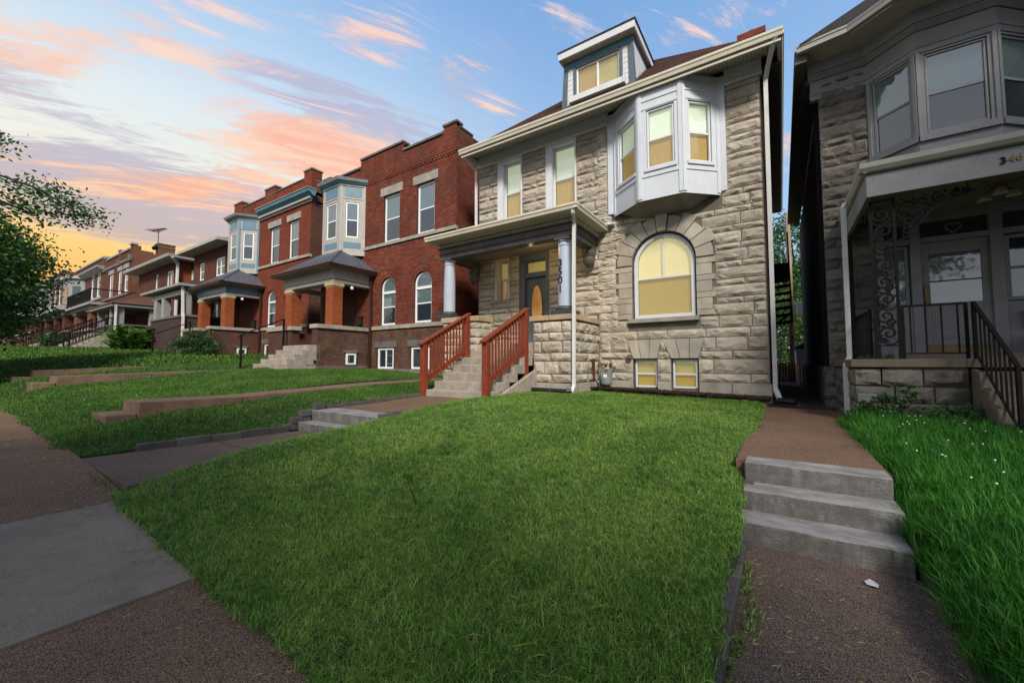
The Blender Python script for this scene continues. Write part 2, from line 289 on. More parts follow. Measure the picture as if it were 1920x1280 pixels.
# ------------------------------------------------------------------ mesh helpers
class MB:
    def __init__(s): s.v=[]; s.f=[]
    def add(s,vs,fs):
        o=len(s.v); s.v+= [tuple(p) for p in vs]; s.f+=[tuple(i+o for i in f) for f in fs]; return s
    def box(s,x0,x1,y0,y1,z0,z1):
        if x0>x1:x0,x1=x1,x0
        if y0>y1:y0,y1=y1,y0
        return s.add([(x0,y0,z0),(x1,y0,z0),(x1,y1,z0),(x0,y1,z0),(x0,y0,z1),(x1,y0,z1),(x1,y1,z1),(x0,y1,z1)],
                     [(0,3,2,1),(4,5,6,7),(0,1,5,4),(1,2,6,5),(2,3,7,6),(3,0,4,7)])
    def bar(s,a,b,w,d=None,n=4,r2=None,rot=0):
        """prism or tube from a to b; n=4 gives a rectangular bar w x d"""
        a=Vector(a); b=Vector(b); t=(b-a).normalized(); up=Vector((0,0,1)) if abs(t.z)<.95 else Vector((0,1,0))
        x=t.cross(up).normalized(); y=x.cross(t).normalized(); d=d or w; r2=r2 or 1
        vs=[]
        for q,k in ((a,1),(b,r2)):
            for i in range(n):
                if n==4: cx,cy=[(-1,-1),(1,-1),(1,1),(-1,1)][i]; vs.append(q+x*cx*w/2*k+y*cy*d/2*k)
                else:
                    g=2*PI*i/n; vs.append(q+x*math.cos(g)*w/2*k+y*math.sin(g)*d/2*k)
        s.add(vs,[(i,(i+1)%n,(i+1)%n+n,i+n) for i in range(n)]+[tuple(range(n))[::-1],tuple(range(n,2*n))]); return s
    def path(s,pts,w,n=6,d=None):
        for a,b in zip(pts,pts[1:]): s.bar(a,b,w,d,n)
        return s
    def lathe(s,cx,cy,prof,n=24):
        vs=[(cx+r*math.cos(2*PI*i/n),cy+r*math.sin(2*PI*i/n),z) for r,z in prof for i in range(n)]
        fs=[(j*n+i,j*n+(i+1)%n,(j+1)*n+(i+1)%n,(j+1)*n+i) for j in range(len(prof)-1) for i in range(n)]
        fs+=[tuple(range(n))[::-1],tuple(range((len(prof)-1)*n,len(prof)*n))]
        return s.add(vs,fs)
    def prism(s,pts,axis,a,b):
        """polygon pts (2d) extruded along axis from a to b. axis y: pts=(x,z); x: pts=(y,z); z: pts=(x,y)"""
        def P(p,c): return {'y':(p[0],c,p[1]),'x':(c,p[0],p[1]),'z':(p[0],p[1],c)}[axis]
        n=len(pts); return s.add([P(p,a) for p in pts]+[P(p,b) for p in pts],[(i,(i+1)%n,(i+1)%n+n,i+n) for i in range(n)]+[tuple(range(n))[::-1],tuple(range(n,2*n))])
    def poly(s,pts): return s.add(pts,[tuple(range(len(pts)))])
def mesh(name,mb,mat,smooth=False,fix=True):
    me=bpy.data.meshes.new(name); me.from_pydata(mb.v,[],mb.f); 
    if mat: me.materials.append(M[mat] if isinstance(mat,str) else mat)
    if fix:
        import bmesh
        bm=bmesh.new(); bm.from_mesh(me); bmesh.ops.recalc_face_normals(bm,faces=bm.faces); bm.to_mesh(me); bm.free()
    if smooth: me.polygons.foreach_set('use_smooth',[True]*len(me.polygons))
    me.update(); return me
def thing(name,label,cat,loc=(0,0,0),group=None,kind=None):
    o=bpy.data.objects.new(name,None); o.empty_display_size=.2; COL.objects.link(o); o.location=loc; tag(o,label,cat,group,kind); return o
def tag(o,label=None,cat=None,group=None,kind=None):
    for k,v in (('label',label),('category',cat),('group',group),('kind',kind)):
        if v: o[k]=v
    return o
def wloc(o):
    v=Vector((0,0,0))
    while o: v+=o.location; o=o.parent
    return v
def obj(name,mb,mat,parent=None,smooth=False,label=None,kind=None,bevel=0,me=None,fix=True):
    """links one mesh object; vertices are given in world coordinates"""
    me=me or mesh(name,mb,mat,smooth,fix)
    o=bpy.data.objects.new(name,me); COL.objects.link(o)
    if parent:
        o.parent=parent; off=wloc(parent)
        if mb is not None: me.transform(Matrix.Translation(-off))
    if bevel:
        b=o.modifiers.new('bevel','BEVEL'); b.width=bevel; b.segments=2; b.limit_method='ANGLE'; b.angle_limit=R(40)
    if label: o['label']=label
    if kind: o['kind']=kind
    return o
def solo(name,label,cat,mb,mat,group=None,**kw): return tag(obj(name,mb,mat,None,**kw),label,cat,group)
def box(*a): return MB().box(*a)
def place(name,me,parent,loc,rot=(0,0,0),sc=(1,1,1)):
    o=bpy.data.objects.new(name,me); COL.objects.link(o); o.parent=parent
    o.location=Vector(loc)-(wloc(parent) if parent else Vector((0,0,0))); o.rotation_euler=rot; o.scale=sc; return o
def copy_tree(root,loc,label,group=None):
    """a copy of a thing with copies of its parts and sub-parts"""
    c=root.copy(); COL.objects.link(c); c.location=loc; tag(c,label,None,group)
    def rec(a,b):
        for ch in list(a.children):
            d=ch.copy(); COL.objects.link(d); d.parent=b; rec(ch,d)
    rec(root,c); return c
# --- walls with openings -------------------------------------------------
def rect(x0,x1,z0,z1): return dict(x0=x0,x1=x1,z0=z0,z1=z1,arch=False)
def arch(x0,x1,z0,z1): return dict(x0=x0,x1=x1,z0=z0,z1=z1,arch=True)   # z1 = crown
def otop(o,x,ext=0):
    if not o['arch']: return o['z1']
    r=(o['x1']-o['x0'])/2; c=(o['x0']+o['x1'])/2; zs=o['z1']-r; return zs+math.sqrt(max(0,r*r-(x-c)**2))
def wall(mb,x0,x1,z0,ztop,Y,ops,depth=.2):
    """wall sheet at y=Y between x0,x1 with real openings and reveals; ztop a number or list of (x0,x1,z) steps"""
    steps=ztop if isinstance(ztop,list) else [(x0,x1,ztop)]
    br={x0,x1}
    for a,b,_ in steps: br|={a,b}
    for o in ops:
        br|={o['x0'],o['x1']}
        if o['arch']:
            c=(o['x0']+o['x1'])/2; r=(o['x1']-o['x0'])/2; br|={c+r*math.cos(PI*k/16) for k in range(17)}
    br=sorted(b for b in br if x0-1e-6<=b<=x1+1e-6)
    for a,b in zip(br,br[1:]):
        if b-a<1e-5: continue
        m=(a+b)/2; top=[z for p,q,z in steps if p<=m<=q]; top=top[0] if top else z0
        os_=sorted([o for o in ops if o['x0']<=m<=o['x1']],key=lambda o:o['z0'])
        za=zb=z0
        for o in os_:
            mb.poly([(a,Y,za),(b,Y,zb),(b,Y,o['z0']),(a,Y,o['z0'])])
            mb.poly([(a,Y,o['z0']),(b,Y,o['z0']),(b,Y+depth,o['z0']),(a,Y+depth,o['z0'])])
            za,zb=otop(o,a),otop(o,b)
            mb.poly([(a,Y,za),(b,Y,zb),(b,Y+depth,zb),(a,Y+depth,za)])
        mb.poly([(a,Y,za),(b,Y,zb),(b,Y,top),(a,Y,top)])
    for o in ops:
        zt=o['z1']-((o['x1']-o['x0'])/2 if o['arch'] else 0)
        for x in (o['x0'],o['x1']): mb.poly([(x,Y,o['z0']),(x,Y,zt),(x,Y+depth,zt),(x,Y+depth,o['z0'])])
    return mb
def rows(x0,x1,z0,z1,Y,ops,bw=.215,bh=.075,gap=.01,proud=.012,top=None,ring=0):
    """list of bricks (xa,xb,za,zb) of a running bond clipped to openings"""
    out=[]; k=0; z=z0
    while z+bh<=z1+.001:
        zc=z+bh/2; cuts=[]
        for o in ops:
            if o['z0']-.005<zc<o['z1']+(ring if o['arch'] else .005):
                a,b=o['x0'],o['x1']
                if o['arch']:
                    r=(b-a)/2+ring; c=(a+b)/2; zs=o['z1']-(b-a)/2
                    if zc>zs:
                        h=math.sqrt(max(0,r*r-(zc-zs)**2)); a,b=c-h,c+h
                    if zc>zs and b-a<.01: continue
                cuts.append((a,b))
        cuts.sort(); cur=x0; iv=[]
        for a,b in cuts:
            if a>cur: iv.append((cur,a))
            cur=max(cur,b)
        if cur<x1: iv.append((cur,x1))
        off=x0-(bw/2 if k%2 else 0)
        for a,b in iv:
            n0=math.floor((a-off)/bw); x=off+n0*bw
            while x<b-1e-4:
                p,q=max(x,a),min(x+bw,b)
                if q-p>.03 and (top is None or z+bh<=top((p+q)/2)+.002): out.append((p,q-gap,z,z+bh-gap))
                x+=bw
        z+=bh; k+=1
    return out
def brick_arrays(bricks,Y,proud,side=None,jit=.002):
    """fast joined mesh of bricks on the plane y=Y facing -y, or x=side facing +x (then bricks run in y)"""
    mb=MB(); rnd=random.Random(3)
    for (a,b,c,d) in bricks:
        j=proud+rnd.uniform(-jit,jit); e=.003
        if side is None:
            vs=[(a,Y,c),(b,Y,c),(b,Y,d),(a,Y,d),(a+e,Y-j,c+e),(b-e,Y-j,c+e),(b-e,Y-j,d-e),(a+e,Y-j,d-e)]
        else:
            vs=[(side,a,c),(side,b,c),(side,b,d),(side,a,d),(side+j,a+e,c+e),(side+j,b-e,c+e),(side+j,b-e,d-e),(side+j,a+e,d-e)]
        mb.add(vs,[(4,5,6,7),(0,1,5,4),(1,2,6,5),(2,3,7,6),(3,0,4,7)] )
    return mb
# --- rock faced stones ---------------------------------------------------
_rock={}
def rock(wd,h,mat,bulge=.045,var=0):
    key=(round(wd/.04),round(h/.02),mat,var,bulge)
    if key in _rock: return _rock[key]
    W_,H_=key[0]*.04-.02,key[1]*.02-.02; nx=max(4,min(9,int(W_/.07))); nz=4 if H_>.2 else 3
    rnd=random.Random(str(key)); sd_=rnd.uniform(0,99)
    vs=[];fs=[]
    for j in range(nz+1):
        for i in range(nx+1):
            u,v=i/nx,j/nz; edge=i in(0,nx) or j in(0,nz)
            jx=0 if i in(0,nx) else rnd.uniform(-.3,.3)/nx; jz=0 if j in(0,nz) else rnd.uniform(-.3,.3)/nz
            x,z=(u+jx)*W_,(v+jz)*H_
            n=mnoise.noise(Vector((x*5+sd_,z*8,sd_)))+.6*mnoise.noise(Vector((x*13,z*17,sd_)))
            y=-.006+rnd.uniform(-.006,.003) if edge else -(.018+bulge*(.45+.75*n)*(1.15-.5*abs(v-.45)))
            if not edge: y=min(y,-.008)
            vs.append((x,y,z))
    for j in range(nz):
        for i in range(nx):
            a=j*(nx+1)+i; q=(a,a+1,a+nx+2,a+nx+1)
            if rnd.random()<.5: fs+=[(q[0],q[1],q[2]),(q[0],q[2],q[3])]
            else: fs+=[(q[0],q[1],q[3]),(q[1],q[2],q[3])]
    o=len(vs)                                # rim back into the joint
    ring=[i for i in range(nx+1)]+[(j+1)*(nx+1)-1 for j in range(1,nz+1)]+[nz*(nx+1)+i for i in range(nx-1,-1,-1)]+[j*(nx+1) for j in range(nz-1,0,-1)]
    for i in ring: vs.append((vs[i][0],.03,vs[i][2]))
    n=len(ring)
    for k in range(n): fs.append((ring[k],o+k,o+(k+1)%n,ring[(k+1)%n]))
    mb=MB(); mb.v=vs; mb.f=fs; _rock[key]=mesh('stone',mb,mat,fix=False); return _rock[key]
def courses(z0,z1,pat):
    out=[];k=0;z=z0
    while z<z1-.03:
        h=pat[k%len(pat)]; h=min(h,z1-z)
        if z1-(z+h)<.07: h=z1-z
        out.append((z,z+h,k)); z+=h;k+=1
    return out
def lay(parent,iv_fn,z0,z1,Y,pat,mat='stone',rnd=random,side=None,lens=((.42,.8),(.6,1.05)),bulge=.045):
    """lays rock faced stones in courses; iv_fn(za,zb) gives free x intervals"""
    for za,zb,k in courses(z0,z1,pat):
        for a,b in iv_fn(za,zb):
            x=a
            if b-a<.05: continue
            while x<b-.02:
                lo,hi=lens[k%2]; L=rnd.uniform(lo,hi)
                if x==a and k%2: L*=.55
                if b-(x+L)<.2: L=b-x
                if L>1.15: L=L/2
                wq=L; me=rock(wq,zb-za,mat,bulge,rnd.randrange(3))
                kw=max(1,round(wq/.04))*.04-.012; kh=max(1,round((zb-za)/.02))*.02-.012
                sc=((wq-.012)/kw,1,(zb-za-.012)/kh)
                if side is None: place('stone',me,parent,(x+.006,Y,za+.006),(0,0,0),sc)
                elif side=='+x': place('stone',me,parent,(Y,x+.006,za+.006),(0,0,PI/2),sc)       # faces +x
                else: place('stone',me,parent,(Y,x+wq-.006,za+.006),(0,0,-PI/2),sc)  # faces -x
                x+=L
def free(x0,x1,ops,extra=lambda za,zb:[]):
    def fn(za,zb):
        zc=(za+zb)/2; cuts=[]
        for o in ops:
            if o['z0']+.02<zb and za<o['z1']-.02: cuts.append((o['x0'],o['x1']))
        cuts+=extra(za,zb); cuts.sort(); cur=x0; iv=[]
        for a,b in cuts:
            if a>cur+.04: iv.append((cur,a))
            cur=max(cur,b)
        if cur<x1-.03: iv.append((cur,x1))
        return iv
    return fn
# --- windows -------------------------------------------------------------
def frame_mb(x0,x1,z0,z1,Y,t,d,archd=False):
    mb=MB()
    if not archd:
        mb.box(x0,x0+t,Y,Y+d,z0,z1).box(x1-t,x1,Y,Y+d,z0,z1).box(x0+t,x1-t,Y,Y+d,z1-t,z1).box(x0+t,x1-t,Y,Y+d,z0,z0+t)
    else:
        r=(x1-x0)/2; c=(x0+x1)/2; zs=z1-r; N=20
        mb.box(x0,x0+t,Y,Y+d,z0,zs).box(x1-t,x1,Y,Y+d,z0,zs).box(x0+t,x1-t,Y,Y+d,z0,z0+t)
        for k in range(N):
            a,b=PI*k/N,PI*(k+1)/N; P=lambda g,rr:(c+rr*math.cos(g),zs+rr*math.sin(g))
            mb.prism([P(a,r-t),P(a,r),P(b,r),P(b,r-t)],'y',Y,Y+d)
    return mb
def pane_mb(x0,x1,z0,z1,Y,archd=False):
    mb=MB()
    if not archd: mb.box(x0,x1,Y,Y+.006,z0,z1)
    else:
        r=(x1-x0)/2; c=(x0+x1)/2; zs=z1-r
        mb.prism([(x0,z0),(x1,z0)]+[(c+r*math.cos(PI*k/20),zs+r*math.sin(PI*k/20)) for k in range(21)],'y',Y,Y+.006)
    return mb
def window(parent,x0,x1,z0,z1,Y,style='sash',frame='vinyl',t=.05,up='glass_curtain',lo='glass_dark',mid=None,archd=False,lit=None,mull=False,cols=1,deep=.06,name='window'):
    """window with frame (part), panes, rails, blinds (sub-parts). lit=(upper,lower) material names of lit backing"""
    f=obj(name,frame_mb(x0,x1,z0,z1,Y,t,deep,archd),frame,parent,bevel=.004)
    zm=mid or (z0+z1)/2; a,b=x0+t,x1-t; gy=Y+deep*.6
    if style=='sash':
        obj('sash_rail',box(a,b,Y+deep*.3,Y+deep*.8,zm-.022,zm+.022),frame,f)
        obj('pane',pane_mb(a,b,z0+t,zm-.022,gy),'glass' if lit else lo,f)
        obj('pane',pane_mb(a,b,zm+.022,z1-t,gy-.012,archd),'glass' if lit else up,f)
        if lit:
            obj('window_shade',pane_mb(a,b,z0+t,zm,gy+.05),lit[1],f); obj('window_shade',pane_mb(a,b,zm,z1-t,gy+.045,archd),lit[0],f)
        if mull:
            c=(a+b)/2; obj('mullion',box(c-.022,c+.022,Y+deep*.3,Y+deep*.75,zm+.022,z1-t+.005),frame,f)
    else:
        n=cols; wd=(b-a)/n
        for k in range(n):
            obj('pane',pane_mb(a+k*wd,a+(k+1)*wd,z0+t,z1-t,gy),'glass' if lit else lo,f)
            if k: obj('mullion',box(a+k*wd-.025,a+k*wd+.025,Y+deep*.25,Y+deep*.8,z0+t,z1-t),frame,f)
            if lit: obj('window_shade',pane_mb(a+k*wd,a+(k+1)*wd,z0+t,z1-t,gy+.05),lit[k%2],f)
    return f
def gutter(x0,x1,y,z,h=.13,d=.12):
    """ogee gutter running in x, front lip at y"""
    return MB().prism([(y+d,z-h),(y+.035,z-h),(y+.02,z-h*.55),(y,z-h*.35),(y,z),(y+.012,z),(y+.02,z-.02),(y+d,z-.02)],'x',x0,x1)
def gutter_y(y0,y1,x,z,h=.13,d=.12,s=1):
    """gutter running in y, lip at x, s=+1 lip faces +x"""
    return MB().prism([(x-s*d,z-h),(x-s*.035,z-h),(x-s*.02,z-h*.55),(x,z-h*.35),(x,z),(x-s*.012,z),(x-s*.02,z-.02),(x-s*d,z-.02)],'y',y0,y1)
def text_mesh(txt,size,ext,mat):
    c=bpy.data.curves.new('text','FONT'); c.body=txt; c.size=size; c.extrude=ext; c.align_x='CENTER'; c.align_y='CENTER'; c.offset=size*.018
    o=bpy.data.objects.new('text',c); me=bpy.data.meshes.new_from_object(o); me.materials.clear(); me.materials.append(M[mat]); bpy.data.objects.remove(o); return me
# ------------------------------------------------------------------ terrain
def tab(x,t):
    if x<=t[0][0]: return t[0][1]
    for (a,b),(c,d) in zip(t,t[1:]):
        if x<=c: return b+(d-b)*(x-a)/(c-a)
    return t[-1][1]
ST=[(-300,9.),(-140,5.3),(-67,2.6),(-40,1.55),(-23,1.0),(-13,.6),(-10,.5),(-7,.4),(-5.3,.3),(-4,.19),(-3,.12),(-2,.06),(0,.02),(30,-.5),(200,-3)]
UT=[(-300,9.5),(-140,5.9),(-67,3.25),(-46,2.75),(-38,2.5),(-30,2.18),(-23.4,1.93),(-18,1.6),(-14,1.3),(-9.4,1.05),(-8.3,.92),(-4,.80),(-.3,.70),(3,.66),(30,.2),(200,-2)]
PR=[(1.1,0),(1.4,.14),(2.1,.40),(3.2,.56),(4.2,.70),(5,.85),(6,.95),(7.5,1)]
def sm(x,t,h):      # smoothed table
    return (tab(x-h,t)+2*tab(x,t)+tab(x+h,t))/4
def sZ(x): return sm(x,ST,.5)
def uZ(x): return sm(x,UT,1)
def G(x,y):
    a,b=sZ(x),uZ(x); return a+(b-a)*sm(y,PR,.25)
def grid(xs,ys,zf):
    mb=MB(); 
    for y in ys:
        for x in xs: mb.v.append((x,y,zf(x,y)))
    n=len(xs)
    mb.f=[(j*n+i,j*n+i+1,(j+1)*n+i+1,(j+1)*n+i) for j in range(len(ys)-1) for i in range(n-1)]
    return mb
def lin(a,b,n): return [a+(b-a)*i/n for i in range(n+1)]
def struct(name,mb,mat,**kw): return tag(obj(name,mb,mat,None,fix=False,**kw),kind='structure')
gxs=[-300,-200,-140,-100,-80]+lin(-70,12,60)+[20,40,80,200]; gys=[-200,-80,-40,-20]+lin(-12,12,30)+[16,25,40,80,200]
def zg(x,y):
    if y<10: return sZ(x)-.45
    return uZ(x)-.06
struct('ground',grid(gxs,gys,zg),'soil')
struct('road',grid(lin(-200,80,60),[-13,-4.2],lambda x,y:sZ(x)-.17),'asphalt')
kb=MB()
for x in lin(-60,20,40): kb.box(x,x+1.99,-4.2,-4.05,sZ(x)-.4,sZ(x)-.03)
struct('kerb',kb,'concrete_step')
# public sidewalk: slabs with open joints
jx=[-3.15,-5.0,-6.95,-8.75]+[-8.75-1.83*k for k in range(1,40)]; jx=[6,4.2,2.4,.55,-1.3]+jx
root=bpy.data.objects.new('sidewalk',None); COL.objects.link(root); tag(root,kind='structure')
for k,(b,a) in enumerate(zip(jx,jx[1:])):
    gray=abs(a+5.0)<.01; ed=1.2
    mb=grid(lin(a+.012,b-.012,6),lin(-1.25,ed,6),lambda x,y:sZ(x)+(.006 if gray else 0))
    n=len(mb.v); ring=[0,6,48,42]
    mb.v+=[(mb.v[i][0],mb.v[i][1],mb.v[i][2]-.15) for i in ring]; 
    mb.f+=[(ring[i],n+i,n+(i+1)%4,ring[(i+1)%4]) for i in range(4)]
    obj('slab',mb,'walk_gray' if gray else 'walk_brown',root,fix=False,label='smooth grey replacement slab' if gray else None)
# ------------------------------------------------------------------ walks
def ribbon(x0,x1,pts,mat,parent,name='slab',thick=.15):
    """paving strip between x0,x1 following (y,z) points"""
    mb=MB()
    ys=[p[0] for p in pts]; zs=[p[1] for p in pts]
    for i,(y,z) in enumerate(pts): mb.v+= [(x0,y,z),(x1,y,z),(x0,y,z-thick),(x1,y,z-thick)]
    for i in range(len(pts)-1):
        a=4*i; b=a+4; mb.f+=[(a,a+1,b+1,b),(a+1,a+3,b+3,b+1),(a,b,b+2,a+2)]
    mb.f+=[(0,2,3,1),(4*len(pts)-4,4*len(pts)-3,4*len(pts)-1,4*len(pts)-2)]
    return obj(name,mb,mat,parent,fix=False)
wa=bpy.data.objects.new('front_walk',None); COL.objects.link(wa); tag(wa,kind='structure')
ribbon(-7.1,-5.15,[(1.21,.355),(2.64,.335)],'walk_path',wa); ribbon(-7.1,-5.15,[(2.66,.335),(3.9,.33)],'walk_path',wa)
ribbon(-7.1,-5.2,[(4.4,.655),(5.6,.69)],'walk_brown',wa); ribbon(-7.1,-5.2,[(5.62,.69),(7.0,.745)],'walk_brown',wa)
_sc=0
def slab_step(parent,x0,x1,y0,y1,z0,z1,mat,bev=.02,name='step'):
    global _sc
    _sc+=1; x0-=.0023*(_sc%7); x1+=.0023*(_sc%7)
    rnd=random.Random(x0*y0*z1); mb=MB(); n=8
    for i in range(n+1):
        x=x0+(x1-x0)*i/n; j=lambda s:rnd.uniform(-s,s)
        mb.v+=[(x,y0+.02+j(.006),z0),(x,y0+j(.007),z1+j(.005)),(x,y1,z1+j(.003)),(x,y1,z0)]
    for i in range(n):
        a=4*i;b=a+4; mb.f+=[(a,a+1,b+1,b),(a+1,a+2,b+2,b+1),(a+2,a+3,b+3,b+2)]
    mb.f+=[(0,1,2,3),(4*n,4*n+3,4*n+2,4*n+1)]
    return obj(name,mb,mat,parent,bevel=bev)
t=thing('garden_steps','two rough grey concrete steps in the front walk beside small block walls','steps',(-6.3,4,.3))
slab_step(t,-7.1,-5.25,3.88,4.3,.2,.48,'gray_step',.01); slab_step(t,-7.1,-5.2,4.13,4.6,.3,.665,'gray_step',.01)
def blockwall(label,x0,spots):
    t=thing('block_edging',label,'edging',(x0,4,.3))
    for (x,y,z,a) in spots: obj('block',MB().bar((x-.06,y,z+.055),(x+.06,y,z+.055),.2,.11),'edging',t,bevel=.012).rotation_euler=(0,0,0)
    return t
blockwall('low stack of grey blocks at the left end of the two grey garden steps',-7.2,[(-7.2,3.78,.34,0),(-7.19,3.9,.45,0),(-7.2,4.05,.45,0),(-7.18,4.05,.56,0),(-7.2,4.25,.56,0),(-7.18,4.3,.665,0),(-7.2,3.95,.34,0)])
blockwall('dark stacked blocks holding the lawn at the right end of the garden steps',-5.2,[(-5.22,4.1,.50,0),(-5.2,4.22,.61,0),(-5.2,4.4,.64,0),(-5.21,3.95,.42,0)])
def edging_row(label,pts,x,zf,mat='edging',w=.09,gap=.01,h=.1,L=.3,top=None):
    t=thing('brick_edging',label,'edging',(x,pts[0],zf(pts[0])))
    y=pts[0]; rnd=random.Random(x)
    while y<pts[1]-.05:
        e=min(y+L,pts[1]); z=zf((y+e)/2)+rnd.uniform(-.008,.008)
        o=obj('edging_brick',box(x-w/2,x+w/2,y+gap/2,e-gap/2,z-.15,z+h),mat,t,bevel=.01); y=e
    return t
edging_row('row of grey edging blocks along the far side of the lower front walk',(1.75,3.75),-7.16,lambda y:.335,L=.42)
edging_row('row of thin edging blocks along the upper front walk up to the red railing',(4.45,6.85),-7.16,lambda y:.66+(y-4.4)*.035,h=.06,L=.3)
edging_row('dark sunken brick edging between the mown lawn and the narrow right hand path',(.9,3.45),-.30,lambda y:.06+.02*y,h=.08,L=.2,w=.1)
edging_row('short dark brick edging beside the three grey steps under the lawn edge',(3.5,4.5),-.27,lambda y:.12+(y-3.5)*.45,h=.04,L=.2,w=.08)
# brown block walks of the neighbours
def brown_walk(x0,x1,y0,z0,pts,nm):
    r=bpy.data.objects.new(nm,None); COL.objects.link(r); tag(r,kind='structure')
    for (ya,za),(yb,zb) in zip(pts,pts[1:]): ribbon(x0,x1,[(ya+.008,za),(yb-.008,zb)],'brown_concrete',r,thick=.35)
brown_walk(-9.4,-8.55,2.1,.9,[(2.1,.88),(3.6,.87),(5.1,.93),(6.8,1.0),(8.6,1.02),(10.5,1.03)],'side_walk')
t=thing('landing_step','single low brown concrete step below the long raised side walk','step',(-9,1.9,.6)); slab_step(t,-9.35,-8.6,1.72,2.09,.5,.71,'brown_concrete',.015)
brown_walk(-15.9,-14.9,2.1,1.1,[(2.1,1.18),(3.9,1.23),(5.4,1.28),(6.7,1.32)],'neighbour_walk')
t=thing('landing_step','small brown step below the walk to the blue doored porch','step',(-15.4,1.9,.8)); slab_step(t,-15.9,-15.0,1.72,2.09,.7,1.03,'brown_concrete',.015)
brown_walk(-18.9,-18.0,2.1,1.1,[(2.1,1.30),(3.9,1.38),(6,1.45),(8,1.55),(10.5,1.6)],'far_side_walk')
t=thing('landing_step','farthest little brown step beside the public sidewalk','step',(-18.4,1.9,.8)); slab_step(t,-18.8,-18.0,1.72,2.09,.8,1.12,'brown_concrete',.015)
# right hand path with three grey steps
wr=bpy.data.objects.new('garden_path',None); COL.objects.link(wr); tag(wr,kind='structure')
ribbon(-.38,.95,[(1.13,.04),(1.95,.09)],'walk_path',wr); ribbon(-.38,.85,[(1.98,.09),(3.62,.135)],'walk_path',wr)
ribbon(-.38,.70,[(4.35,.615),(6.5,.625)],'walk_brown',wr); ribbon(-.38,.86,[(6.53,.62),(9.6,.635)],'walk_brown',wr)
ribbon(-.38,.8,[(9.62,.62),(20,.60),(30,.56)],'soil',wr)
t=thing('garden_steps','three long grey concrete steps in the narrow path at the right','steps',(.2,3.9,.1))
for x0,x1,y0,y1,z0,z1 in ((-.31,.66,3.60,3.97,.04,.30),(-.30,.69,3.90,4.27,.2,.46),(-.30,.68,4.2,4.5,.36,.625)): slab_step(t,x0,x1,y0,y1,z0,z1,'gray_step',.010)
# ------------------------------------------------------------------ stone house
Y0=10.5
H=thing('stone_house','pale rough stone house with lit yellow windows, blue grey bay and dormer','house',(-4.2,10.5,.8))
ops=[rect(-7.50,-6.62,6.08,8.07),rect(-5.71,-4.77,6.0,8.07),arch(-3.19,-1.65,2.66,4.84),rect(-3.2,-2.59,.88,1.63),rect(-2.26,-1.64,.88,1.63),
     rect(-6.71,-5.66,2.05,4.85),rect(-7.66,-7.09,3.55,4.87)]
back=wall(MB(),-8.32,-.2,.6,8.3,Y0,ops,.22); obj('mortar_wall',back,'mortar',H,fix=False)
side=MB().box(-.45,-.2,Y0+.012,20.6,.6,8.3).box(-8.32,-8.0,Y0+.012,20.6,.6,8.3).box(-8.0,-.45,20.3,20.6,.6,8.3); obj('side_wall',side,'brick_tex_dark',H)
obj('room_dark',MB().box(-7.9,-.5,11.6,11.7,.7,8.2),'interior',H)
cx,cz,rr=-2.42,4.07,.77
def ring_cut(za,zb):
    c=[]
    zc=za+(zb-za)*.35
    if zb>4.07 and za<5.3:
        h=1.2; d=zc-cz
        if abs(d)<h: q=math.sqrt(h*h-d*d); c.append((cx-q,cx+q))
    if zb>5.1 and za<5.5: c.append((cx-.18,cx+.18))
    if za<4.07 and zb>2.66: c.append((-3.62,-1.22) if round(za*10)%2 else (-3.55,-1.30))
    if za<2.64 and zb>2.54: c.append((-3.30,-1.58))
    if za<2.12 and zb>1.63:
        u=(zc-1.63)/.49; c+= [(-3.2-.16*u,-2.59+.1*u),(-2.26-.2*u,-1.64+.14*u)]
    if zb>5.62: c.append((-3.79,-.93))
    elif zb>5.4: c.append((-3.72,-1.05))
    if za<2.7: c.append((-4.16,-4.12))
    return c
rnd=random.Random(5)
L=((.5,1.0),(.75,1.15))
# lower zone, sill zone, upper zone
low=[.21,.34,.19,.32,.22,.27]
lay(H,free(-4.14,-.2,ops,ring_cut),1.07,2.63,Y0,low,rnd=rnd,lens=((.6,1.1),(.55,1.0)))
lay(H,free(-4.14,-.2,ops,ring_cut),2.63,8.07,Y0,[.275,.145],rnd=rnd,lens=L)
lay(H,free(-8.32,-4.14,ops,ring_cut),2.0,8.07,Y0,[.275,.145],rnd=rnd,lens=L)
# dressed stone round the arch
def wedge(name,pts,y0,y1,mat='stone_smooth',bev=.008): return obj(name,MB().prism(pts,'y',y0,y1),mat,H,bevel=bev)
N=11
for k in range(N):
    a,b=PI*k/N+.008,PI*(k+1)/N-.008; ro=1.16 if k%2==0 else 1.27; ri=.785
    if k==5: 
        wedge('keystone',[(cx-.10,cz+ri-.01),(cx+.10,cz+ri-.01),(cx+.17,5.42),(cx-.17,5.42)],Y0-.10,Y0+.1); wedge('keystone_cap',[(cx-.21,5.42),(cx+.21,5.42),(cx+.26,5.50),(cx-.26,5.50)],Y0-.16,Y0+.1); continue
    P=lambda g,r_:(cx+r_*math.cos(g),cz+r_*math.sin(g))
    wedge('arch_stone',[P(a,ri),P(a,ro),P((a+b)/2,ro+.01),P(b,ro),P(b,ri),P((a+b)/2,ri)],Y0-.045,Y0+.1)
z=2.66;k=0
while z<4.05:
    h=.275 if k%2 else .14; h=min(h,4.06-z)
    for s in (-1,1):
        xi=-3.20 if s<0 else -1.64; xo=(-3.62 if k%2==0 else -3.55) if s<0 else (-1.22 if k%2==0 else -1.30)
        obj('jamb_stone',box(xi,xo,Y0-.03,Y0+.1,z+.005,z+h-.005),'stone_smooth',H,bevel=.006)
    z+=h;k+=1
obj('sill',box(-3.29,-1.59,Y0-.13,Y0+.15,2.545,2.655),'limestone',H,bevel=.01)
